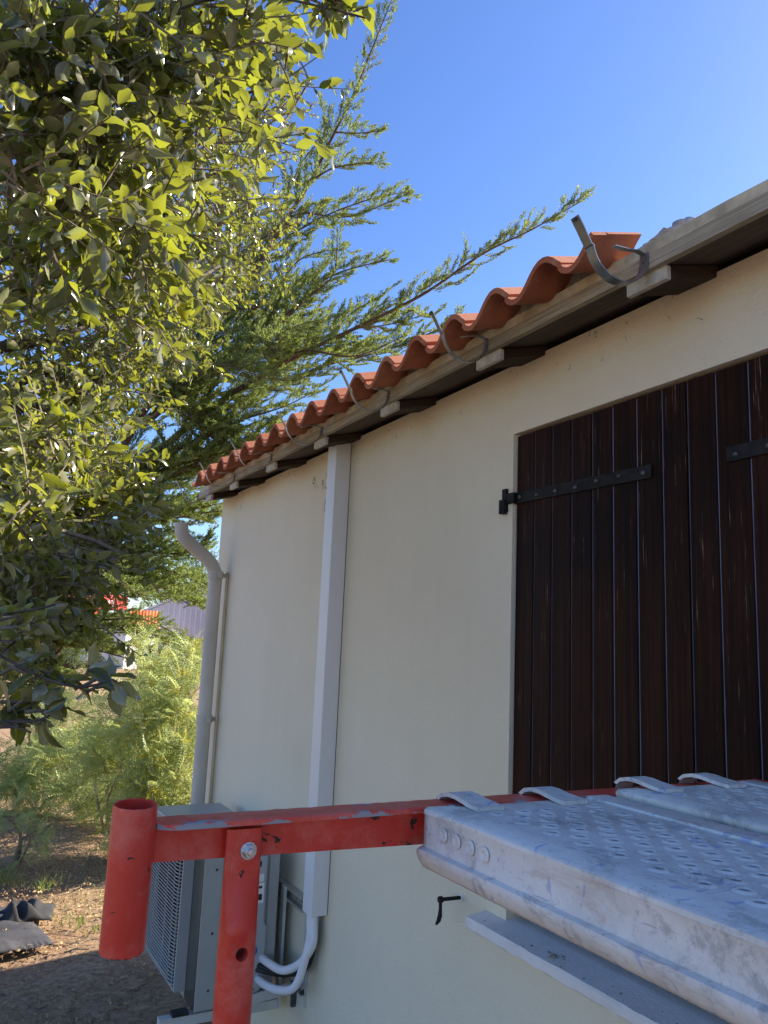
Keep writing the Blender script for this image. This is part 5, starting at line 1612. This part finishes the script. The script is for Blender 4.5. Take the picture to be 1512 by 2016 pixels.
    for k in range(12):          # shared leaf meshes: six shapes, two tones
        tv, tq = OAK_T[k % 6]
        me = bpy.data.meshes.new('leaf')
        me.from_pydata(tv.tolist(), [], tq.tolist())
        me.materials.append(M['oak_leaf'])
        me.polygons.foreach_set('use_smooth', [True] * len(me.polygons))
        at = me.attributes.new('rnd', 'FLOAT', 'POINT')
        at.data.foreach_set('value', [rng.random() * .93] * len(tv))
        at = me.attributes.new('mid', 'FLOAT', 'POINT')
        at.data.foreach_set('value', [1.0, 0.0, 1.0] * (len(tv) // 3))
        me.update()
        meshes.append(me)
    inv = Matrix.Translation(-t.location)
    for i in big:
        o = bpy.data.objects.new('leaf', meshes[int(rng.integers(12))])
        COL.objects.link(o)
        o.parent = t
        o.matrix_parent_inverse = inv
        m4 = Matrix.Identity(4)
        for a in range(3):
            for b in range(3):
                m4[a][b] = fr[i, a, b] * size[i] * (rng.uniform(.85, 1.2) if False else 1.0)
            m4[a][3] = pos[i, a]
        o.matrix_basis = m4
    V, Q, R, off = [], [], [], 0
    pick = rng.integers(0, 4, len(rest))
    for k in range(4):
        s = rest[pick == k]
        tv, tq = OAK_TS[k]
        v, q = scatter(tv, tq, pos[s], fr[s], size[s])
        V.append(v); Q.append(q + off); off += len(v)
        R.append(np.repeat(rnd[s], len(tv)))
    fastmesh('foliage', np.concatenate(V), np.concatenate(Q), M['oak_leaf'], t, rnd=np.concatenate(R), kind='stuff', mid=np.tile([1.0, 0.0, 1.0], len(np.concatenate(R)) // 3))
    print('oak leaves', len(pos))
build_oak()

# ------------------------------------------------------------------ cypress
def plume_template(seed, n=15):
    """a small feathery spray: axis along +Y, scale-leaf shoots on both sides, slightly cupped"""
    g = np.random.default_rng(seed)
    v, q = [], []
    for i in range(n):
        t = (i + .5) / n
        prof = math.sin(math.pi * min(1, t * .9 + .12)) ** .7
        a = g.uniform(-1.1, 1.1) + (math.pi if i % 2 else 0)
        sx, sz = math.cos(a), math.sin(a) * .75 + .15
        L = .30 * prof * g.uniform(.7, 1.2) * (1 - .25 * t)
        b = np.array([0, t * .88, .04 * math.sin(t * 3)])
        d = np.array([sx * .62, .80, sz * .62]); d /= np.linalg.norm(d)
        w = np.cross(d, [g.normal(), g.normal(), g.normal()]); w /= np.linalg.norm(w)
        w = w * .046
        k = len(v)
        v += [b, b + d * L * .5 + w, b + d * L * 1.05, b + d * L * .5 - w]
        q += [(k, k + 1, k + 2, k + 3)]
    return np.array(v), np.array(q)
PLUMES = [plume_template(s) for s in (1, 2, 3, 4, 5)]

def limb_with_foliage(t, pts, r, Lmax, dens, rng, mats, size=1.0, wood=True):
    path = smooth_path(pts, .06)
    n = len(path)
    seglen = np.linalg.norm(np.diff(path, axis=0), axis=1)
    cum = np.concatenate([[0], np.cumsum(seglen)])
    total = cum[-1]
    mb = MB()
    mb.tube(path, np.interp(cum / total, [0, 1], [r, .004]), 8 if r > .03 else 5)
    # side branchlets
    P, Y, N, S = [], [], [], []
    s = .10 * total if r < .06 else .2 * total
    side = 1
    while s < total:
        i = int(np.searchsorted(cum, s)) - 1
        i = min(max(i, 0), n - 2)
        p = path[i] + (path[i + 1] - path[i]) * (s - cum[i]) / max(seglen[i], 1e-6)
        td = unit(path[min(i + 2, n - 1)] - path[max(i - 1, 0)])
        u = s / total
        L = Lmax * (.22 + .78 * min(1, (1 - u) * 1.7)) * (.45 + .65 * rng.random()) * min(1, .45 + u * 2.0)
        lat = np.cross(td, [0, 0, 1.0])
        if np.linalg.norm(lat) < .2:
            lat = np.array([1.0, 0, 0])
        lat = unit(lat)
        upv = np.cross(lat, td)
        if upv[2] < 0:
            upv = -upv
        ang = rng.normal(.10, .75)
        od = lat * side * math.cos(ang) + upv * math.sin(ang)
        bd_ = unit(od * .80 + td * .80 + np.array([0, 0, .06]))
        q0 = p
        q1 = p + bd_ * L * .5 + rng.normal(0, .09, 3) * L
        q2 = p + unit(bd_ + td * .35 + np.array([0, 0, rng.uniform(-.15, .40)])) * L
        bp = smooth_path([q0, q1, q2], .035)
        if wood and L > .12:
            bq = np.concatenate([bp[:-1:3], bp[-1:]])
            mb.tube(bq, np.linspace(max(.0028, .009 * L), .0016, len(bq)), 3, caps=False)
        m = len(bp)
        for k in range(max(1, int(m * .16)), m):
            td2 = unit(bp[min(k + 1, m - 1)] - bp[max(k - 1, 0)])
            for e in range(2):
                ll = np.cross(td2, rng.normal(0, 1, 3)); ll = unit(ll)
                ll[2] = abs(ll[2]) * .6 + .15
                w = .55 + .6 * rng.random()
                P.append(bp[k] + rng.normal(0, .006, 3))
                Y.append(td2 * (w + .35) + ll * (.62 - .35 * k / m))
                N.append(rng.normal(0, 1, 3) + [0, 0, .6])
                S.append(rng.uniform(.095, .195) * size * (1.0 - .35 * k / m) * (.8 + .3 * min(1, L / .4)))
        s += (.042 + .024 * rng.random()) / dens
        side = -side
    # tip
    for k in range(max(0, n - 8), n):
        td2 = unit(path[min(k + 1, n - 1)] - path[max(k - 1, 0)])
        for e in range(2):
            P.append(path[k]); Y.append(td2 + rng.normal(0, .35, 3)); N.append(rng.normal(0, 1, 3)); S.append(rng.uniform(.07, .12) * size)
    limb = mb.build('limb', M['conifer_bark'], t, smooth=True, recalc=False)
    P, Y, N, S = map(np.array, (P, Y, N, S))
    fr = frames(Y, N)
    V, Q, R, off = [], [], [], 0
    pick = rng.integers(0, 5, len(P))
    tone = rng.random() * .25
    for k in range(5):
        s_ = np.nonzero(pick == k)[0]
        if not len(s_):
            continue
        tv, tq = PLUMES[k]
        v, q = scatter(tv, tq, P[s_], fr[s_], S[s_])
        V.append(v); Q.append(q + off); off += len(v)
        rv = np.clip(rng.random(len(s_)) * .72 + tone, 0, .96)
        rv[rng.random(len(s_)) < .045] = .99
        R.append(np.repeat(rv, len(tv)))
    fastmesh('foliage', np.concatenate(V), np.concatenate(Q), mats, limb, rnd=np.concatenate(R), smooth=False, kind='stuff')
    return len(P)

def build_conifer():
    rng = np.random.default_rng(21)
    b = np.array(CONIFER_LIMBS[0][0][0])
    t = thing('cypress_tree', 'tall feathery cypress spreading long boughs over the roof corner', 'tree', (float(b[0]), float(b[1]), 0.0))
    mb = MB()
    tp = smooth_path([(b[0] - .05, b[1] - .05, -.1), (b[0], b[1], .6), tuple(b)], .15)
    mb.tube(tp, np.linspace(.16, .10, len(tp)), 12)
    mb.build('trunk', M['conifer_bark'], t, smooth=True, recalc=False)
    tot = 0
    for pts, r, L, d in CONIFER_LIMBS:
        tot += limb_with_foliage(t, pts, r, L, d, rng, M['conifer'])
    print('plumes', tot)
build_conifer()

# ------------------------------------------------------------------ mimosa shrubs
def frond_template(seed, pairs=10):
    g = np.random.default_rng(seed)
    v, q = [], []
    for i in range(pairs):
        t = .12 + .88 * i / (pairs - 1)
        prof = math.sin(math.pi * (t * .82 + .12)) ** .6
        z = -.34 * t * t
        for s in (-1, 1):
            L = .21 * prof * g.uniform(.85, 1.15)
            b = np.array([0, t, z])
            d = np.array([s * .86, .50, -.05 + g.normal(0, .08)]); d /= np.linalg.norm(d)
            w = np.array([-s * .35, .86, .1]) * .022
            k = len(v)
            m = b + d * L * .55 + np.array([0, 0, .015])
            e = b + d * L + np.array([0, 0, -.02])
            v += [b, m + w * 1.15, e, m - w * 1.15]
            q += [(k, k + 1, k + 2, k + 3)]
    k = len(v)
    v += [(-.010, 0, 0), (.010, 0, 0), (.008, .55, -.10), (-.008, .55, -.10), (.003, 1, -.34), (-.003, 1, -.34)]
    q += [(k, k + 1, k + 2, k + 3), (k + 3, k + 2, k + 4, k + 5)]
    return np.array(v), np.array(q)
FRONDS = [frond_template(s) for s in (1, 2, 3, 4)]

def bud_template(seed):
    """a loose raceme of yellow-green flower buds"""
    g = np.random.default_rng(seed)
    v, q = [], []
    for i in range(14):
        t = .15 + .85 * i / 13
        a = g.uniform(0, 6.28)
        b = np.array([.03 * math.sin(t * 6), t, .05 * t])
        d = np.array([math.cos(a), .9, math.sin(a)]); d /= np.linalg.norm(d)
        L = .22 * (1.1 - t)
        w = np.cross(d, g.normal(0, 1, 3)); w = w / np.linalg.norm(w) * .022
        k = len(v)
        v += [b - w * .5, b + w * .5, b + d * L * .6 + w, b + d * L * .6 - w, b + d * L + w * .6, b + d * L - w * .6]
        q += [(k, k + 1, k + 2, k + 3), (k + 3, k + 2, k + 4, k + 5)]
    return np.array(v), np.array(q)
BUDS = [bud_template(s) for s in (1, 2, 3)]
_frond_meshes = []
def frond_mesh(k, rng):
    if not _frond_meshes:
        for i in range(8):
            tv, tq = FRONDS[i % 4]
            me = bpy.data.meshes.new('frond')
            me.from_pydata(tv.tolist(), [], tq.tolist())
            me.materials.append(M['mimosa'])
            at = me.attributes.new('rnd', 'FLOAT', 'POINT')
            at.data.foreach_set('value', [.1 + .8 * i / 7] * len(tv))
            me.update()
            _frond_meshes.append(me)
    return _frond_meshes[k]

def build_mimosa(idx, clumps, label, buds):
    rng = np.random.default_rng(40 + idx)
    c0 = np.mean([c[:3] for c in clumps], axis=0)
    bx_, by_ = float(c0[0] - .15), float(c0[1])
    t = thing('mimosa_shrub', label, 'shrub', (bx_, by_, 0))
    st = MB()
    P, Y, N, S = [], [], [], []
    BP, BY, BN, BS = [], [], [], []
    for (x, y, z, r) in clumps:
        c = np.array([x, y, z])
        base = np.array([bx_ + rng.normal(0, .06), by_ + rng.normal(0, .06), 0.0])
        sp = smooth_path([base, base * .5 + c * .5 + [rng.normal(0, .06), rng.normal(0, .06), .05], c], .1)
        st.tube(sp, np.linspace(.016, .006, len(sp)), 6)
        for k in range(int(24 * (r / .3) ** 2)):
            d = rng.normal(0, 1, 3); d[2] = d[2] * .75 + .15
            d /= np.linalg.norm(d)
            L = r * rng.uniform(.65, 1.3)
            s0 = c + rng.normal(0, r * .15, 3)
            e = s0 + d * L + [0, 0, -.10 * L]
            if e[2] < .06:
                e[2] = .06 + rng.random() * .05
            p = smooth_path([s0, s0 + d * L * .55 + [0, 0, .05 * L], e], .05)
            st.tube(p, np.linspace(.0035, .0014, len(p)), 4, caps=False)
            m = len(p)
            for i in range(1, m):
                td = unit(p[min(i + 1, m - 1)] - p[i - 1])
                for e_ in range(3 if i > m // 3 else 1):
                    o = unit(np.cross(td, rng.normal(0, 1, 3)))
                    P.append(p[i]); Y.append(td * .55 + o * .8 + np.array([0, 0, .10]))
                    N.append(np.array([0, 0, 1.]) + rng.normal(0, .5, 3))
                    S.append(rng.uniform(.13, .25) * (.66 if idx == 5 else 1.0))
            if rng.random() < buds:
                for e_ in range(6):
                    td = unit(p[-1] - p[-2])
                    BP.append(p[-1 - (e_ // 2) if m > 4 else -1]); BY.append(td + rng.normal(0, .45, 3) + [0, 0, .25]); BN.append(rng.normal(0, 1, 3)); BS.append(rng.uniform(.10, .20))
    st.build('stem', M['twig'], t, recalc=False)
    P, Y, N, S = map(np.array, (P, Y, N, S))
    ok = P[:, 2] > .03
    P, Y, N, S = P[ok], Y[ok], N[ok], S[ok]
    fr = frames(Y, N)
    _, z = in_frame(P)
    order = np.argsort(z)
    big = order[:40]
    rest = order[40:]
    inv = Matrix.Translation(-t.location)
    for i in big:
        o = bpy.data.objects.new('frond', frond_mesh(int(rng.integers(8)), rng))
        COL.objects.link(o)
        o.parent = t
        o.matrix_parent_inverse = inv
        m4 = Matrix.Identity(4)
        for a in range(3):
            for b in range(3):
                m4[a][b] = fr[i, a, b] * S[i]
            m4[a][3] = P[i, a]
        o.matrix_basis = m4
    V, Q, R, off = [], [], [], 0
    pick = rng.integers(0, 4, len(rest))
    rnd = rng.random(len(P))
    for k in range(4):
        s = rest[pick == k]
        tv, tq = FRONDS[k]
        v, q = scatter(tv, tq, P[s], fr[s], S[s])
        V.append(v); Q.append(q + off); off += len(v)
        R.append(np.repeat(rnd[s], len(tv)))
    fastmesh('foliage', np.concatenate(V), np.concatenate(Q), M['mimosa'], t, rnd=np.concatenate(R), smooth=False, kind='stuff')
    if BP:
        BP, BY, BN, BS = map(np.array, (BP, BY, BN, BS))
        f2 = frames(BY, BN)
        V, Q, R, off = [], [], [], 0
        pick = rng.integers(0, 3, len(BP))
        for k in range(3):
            s = np.nonzero(pick == k)[0]
            tv, tq = BUDS[k]
            v, q = scatter(tv, tq, BP[s], f2[s], BS[s])
            V.append(v); Q.append(q + off); off += len(v)
            R.append(np.repeat(rng.random(len(s)), len(tv)))
        fastmesh('flower_buds', np.concatenate(V), np.concatenate(Q), M['mimosa_bud'], t, rnd=np.concatenate(R), smooth=False, kind='stuff')
    print('mimosa fronds', len(P))
ML = ['feathery mimosa shrub with yellow flower buds against the downpipe', 'tallest pale green mimosa shrub behind the yellow budded one',
      'low mimosa shrub whose fronds reach the red open tube', 'sparse mimosa shrub farthest from the house beside the trousers', 'small mimosa shoots at the foot of the yellow budded shrub', 'low dark mimosa shoots nearest to the grey trousers']
for i, cl in enumerate(MIMOSA_CLUMPS):
    build_mimosa(i, cl, ML[i], [.95, .25, .12, .06, .6, 0][i])

# ------------------------------------------------------------------ far trees
def far_tree(name, label, x, y, h, r, seed, n=2600, leaf=.22, zc=.62):
    rng = np.random.default_rng(seed)
    t = thing(name, label, 'tree', (x, y, 0))
    mb = MB()
    mb.tube(smooth_path([(x, y, -.1), (x + .1, y, h * .25), (x, y + .15, h * .55), (x + .1, y, h * .85)], .4), np.linspace(.22, .06, len(smooth_path([(x, y, -.1), (x + .1, y, h * .25), (x, y + .15, h * .55), (x + .1, y, h * .85)], .4))), 8)
    cl = []
    for k in range(26):
        d = rng.normal(0, 1, 3); d /= np.linalg.norm(d)
        c = np.array([x, y, h * zc]) + d * np.array([r, r, h * (1 - zc)]) * rng.uniform(.35, .85)
        if c[2] < .7:
            c[2] = .7 + rng.random()
        mb.tube([(x, y, max(.5, c[2] * .6)), tuple(c)], [.06, .02], 5)
        cl.append((c, r * rng.uniform(.28, .45)))
    mb.build('trunk', M['bark'], t, smooth=True, recalc=False)
    k = rng.integers(0, len(cl), n)
    C = np.array([c for c, _ in cl])[k]; RR = np.array([q for _, q in cl])[k]
    d = unit(rng.normal(0, 1, (n, 3)))
    P = C + d * (RR * rng.uniform(.5, 1.1, n))[:, None]
    tv, tq = plume_template(seed, 7)
    v, q = scatter(tv, tq, P, frames(d + rng.normal(0, .5, (n, 3)) + [0, 0, .4], rng.normal(0, 1, (n, 3))), rng.uniform(.7, 1.4, n) * leaf * 2.0)
    fastmesh('crown', v, q, M['far_leaf'], t, rnd=np.repeat(rng.random(n), len(tv)), smooth=False, kind='stuff')
far_tree('distant_tree', 'rounded distant tree standing just left of the lilac grey hangar', -53.5, 12.6, 6.2, 1.8, 1, 1500, .16)
far_tree('distant_tree', 'distant tree in front of the orange machinery at the frame edge', -26, .9, 4.6, 2.0, 2)
far_tree('distant_tree', 'dark distant tree whose crown rises above the red container', -50, 6.4, 8.6, 3.2, 3)
far_tree('distant_tree', 'distant tree behind the hangar roof', -60, 16.5, 9.5, 3.4, 4)
far_tree('distant_tree', 'distant bushy tree far behind the orange machinery', -58, 1.0, 8.5, 4.2, 5, 3200)
far_tree('distant_bush', 'low distant bush in front of the red container', -26, 3.0, 1.6, 1.2, 6, 1500, .13, .5)
far_tree('distant_bush', 'low distant bush in front of the hangar wall', -24, 5.6, 1.2, 1.0, 7, 1200, .12, .5)

# ================================================================== BACKGROUND YARD
def build_yard():
    vd = Vector((-.985, .17, 0)).normalized()          # away from the camera
    sd = Vector((vd.y, -vd.x, 0))                      # to the right
    sd = Vector((.17, .985, 0)).normalized()
    VD0, SD0 = vd, sd
    vd = Vector((-.85, -.53, 0)).normalized()
    sd = Vector((-.53, .85, 0)).normalized() * 1.22
    def obox(mb, o, a0, a1, b0, b1, z0, z1, mi=0, sd=sd, vd=vd):
        """box in a frame turned to face the yard: a to the right, b away"""
        v = []
        for z in (z0, z1):
            for a, b in ((a0, b0), (a1, b0), (a1, b1), (a0, b1)):
                p = o + sd * a + vd * b
                v.append((p.x, p.y, z))
        mb.add(v, [(0, 3, 2, 1), (4, 5, 6, 7), (0, 1, 5, 4), (1, 2, 6, 5), (2, 3, 7, 6), (3, 0, 4, 7)], mi)
    O = Vector((-45.0, 4.75, 0))
    t = thing('red_container', 'tall red container with white digits on its header beam far behind the cypress', 'container', tuple(O))
    mb = MB()
    obox(mb, O, -.1, 4.05, 0, .25, 3.12, 3.98)
    mb.build('header_beam', M['cont_red'], t)
    for a in (-.1, 1.95, 3.55):
        mb = MB(); obox(mb, O, a, a + .42, .002, .25, 0, 3.12)
        mb.build('post', M['cont_red'], t)
    mb = MB(); obox(mb, O, -.1, 3.97, 2.6, 2.8, .0, 3.9)
    for k in range(13):
        obox(mb, O, -.1 + k * .31, .05 + k * .31, 2.54, 2.60, .0, 3.9)
    mb.build('rear_wall', M['far_grey'], t)
    mb = MB(); obox(mb, O, -.1, 3.97, .25, 2.9, 3.985, 4.06)
    mb.build('roof', M['cont_red'], t)
    cu = bpy.data.curves.new('lettering', 'FONT')
    cu.body = '2 07 43'
    cu.size = .50
    cu.extrude = .004
    cu.align_x = 'RIGHT'
    cu.materials.append(M['far_white'])
    tmp = link('lettering', cu)
    bpy.context.view_layer.update()
    lm = bpy.data.meshes.new_from_object(tmp.evaluated_get(bpy.context.evaluated_depsgraph_get()))
    bpy.data.objects.remove(tmp)
    lm.name = 'lettering'
    o = link('lettering', lm, t)
    p = O + sd * 3.25 - vd * .03
    rot = Matrix(((sd.x, 0, -vd.x, p.x), (sd.y, 0, -vd.y, p.y), (0, 1, 0, 3.34), (0, 0, 0, 1)))
    o.matrix_basis = rot
    # white van under and in front of it
    O2 = O - vd * 1.9
    v = thing('white_van', 'white van parked under the red container beam', 'van', tuple(O2))
    mb = MB()
    prof = [(0, .35), (3.3, .35), (3.3, 1.1), (2.55, 1.28), (2.0, 2.15), (1.6, 2.28), (0, 2.28)]
    vv = []
    for b in (0, 1.7):
        for a, z in prof:
            q = O2 + sd * (a * .72 + .62) + vd * b
            vv.append((q.x, q.y, z))
    m = len(prof)
    mb.add(vv, [(i, (i + 1) % m, (i + 1) % m + m, i + m) for i in range(m)] + [tuple(range(m))[::-1], tuple(range(m, 2 * m))])
    mb.build('body', M['far_white'], v, bevel=.04)
    mb = MB(); obox(mb, O2, 2.12, 2.5, -.012, -.004, 1.3, 1.95)
    mb.build('window', M['far_dark'], v)
    for a in (1.1, 2.6):
        mb = MB()
        q = O2 + sd * a
        ring = []
        for s in (-.06, .14):
            for k in range(18):
                an = k * math.pi / 9
                w = q + sd * (.33 * math.cos(an)) + vd * s
                ring.append((w.x, w.y, .34 + .33 * math.sin(an)))
        mb.add(ring, [(k, (k + 1) % 18, (k + 1) % 18 + 18, k + 18) for k in range(18)] + [tuple(range(18))[::-1], tuple(range(18, 36))])
        mb.build('wheel', M['black_rubber'], v)
    # striped orange and white shed front
    O3 = Vector((-43.6, 8.35, 0))
    s = thing('striped_shed', 'low shed with an orange and white striped front right of the red container', 'shed', tuple(O3))
    mb = MB(); obox(mb, O3, 0, 1.95, .12, 1.2, 0, 3.1)
    mb.build('wall', M['far_white'], s)
    for k in range(10):
        mb = MB(); obox(mb, O3, .02 + k * .19, .13 + k * .19, .0, .115, 2.15 if k > 5 else 1.95, 3.15)
        mb.build('panel', M['orange'], s)
    # hangar
    sd, vd = SD0, VD0
    O4 = Vector((-46.5, 11.0, 0))
    hgr = thing('hangar', 'lilac grey ribbed hangar with a pitched gable beside the downpipe', 'hangar', tuple(O4))
    mb = MB()
    g = [(-1.3, 0), (7.5, 0), (7.5, 3.6), (2.6, 5.1), (-1.3, 3.1)]
    vv = []
    for b in (0, 9):
        for a, z in g:
            q = O4 + sd * a + vd * b
            vv.append((q.x, q.y, z))
    m = len(g)
    mb.add(vv, [(i, (i + 1) % m, (i + 1) % m + m, i + m) for i in range(m)] + [tuple(range(m))[::-1], tuple(range(m, 2 * m))])
    for k in range(28):
        a = -1.2 + k * .31
        ht = np.interp(a, [-1.3, 2.6, 7.5], [3.1, 5.1, 3.6]) - .06
        obox(mb, O4, a, a + .12, -.05, .0, 0, float(ht), 0, sd, vd)
    mb.build('wall', M['far_grey'], hgr)
    mb = MB()
    for a0, z0, a1, z1 in ((-1.6, 2.98, 2.6, 5.12), (2.6, 5.12, 7.8, 3.54)):
        vv = []
        for b in (-.2, 9.2):
            for a, z in ((a0, z0), (a1, z1), (a1, z1 + .12), (a0, z0 + .12)):
                q = O4 + sd * a + vd * b
                vv.append((q.x, q.y, z))
        mb.add(vv, [(0, 1, 5, 4), (1, 2, 6, 5), (2, 3, 7, 6), (3, 0, 4, 7), (3, 2, 1, 0), (4, 5, 6, 7)])
    mb.build('roof', M['far_grey'], hgr)
    # small white building with orange-red machine in front, at the frame's edge
    O5 = Vector((-47.5, 2.3, 0))
    w = thing('white_shed', 'small pale shed behind the orange machine at the far left', 'shed', tuple(O5))
    mb = MB(); obox(mb, O5, .3, 2.6, 1.2, 4, 0, 2.5)
    mb.build('wall', M['far_white'], w)
    mb = MB(); obox(mb, O5, .2, 2.7, 1.1, 4.1, 2.5, 2.62)
    mb.build('roof', M['far_grey'], w)
    mc = thing('orange_machine', 'orange red farm machine standing in front of the pale shed', 'machine', tuple(O5))
    mb = MB()
    obox(mb, O5, -1.2, 1.9, 0, .9, .62, .80)
    obox(mb, O5, -1.0, -.3, .1, .8, .80, 1.25)
    obox(mb, O5, 1.2, 1.75, .1, .8, .80, 1.0)
    mb.build('chassis', M['orange'], mc, bevel=.03)
    for a in (-.7, .4, 1.5):
        mb = MB()
        ring = []
        q = O5 + sd * a
        for sg in (-.08, .2):
            for k in range(16):
                an = k * math.pi / 8
                ww = q + sd * (.36 * math.cos(an)) + vd * sg
                ring.append((ww.x, ww.y, .37 + .36 * math.sin(an)))
        mb.add(ring, [(k, (k + 1) % 16, (k + 1) % 16 + 16, k + 16) for k in range(16)] + [tuple(range(16))[::-1], tuple(range(16, 32))])
        mb.build('wheel', M['black_rubber'], mc)
build_yard()
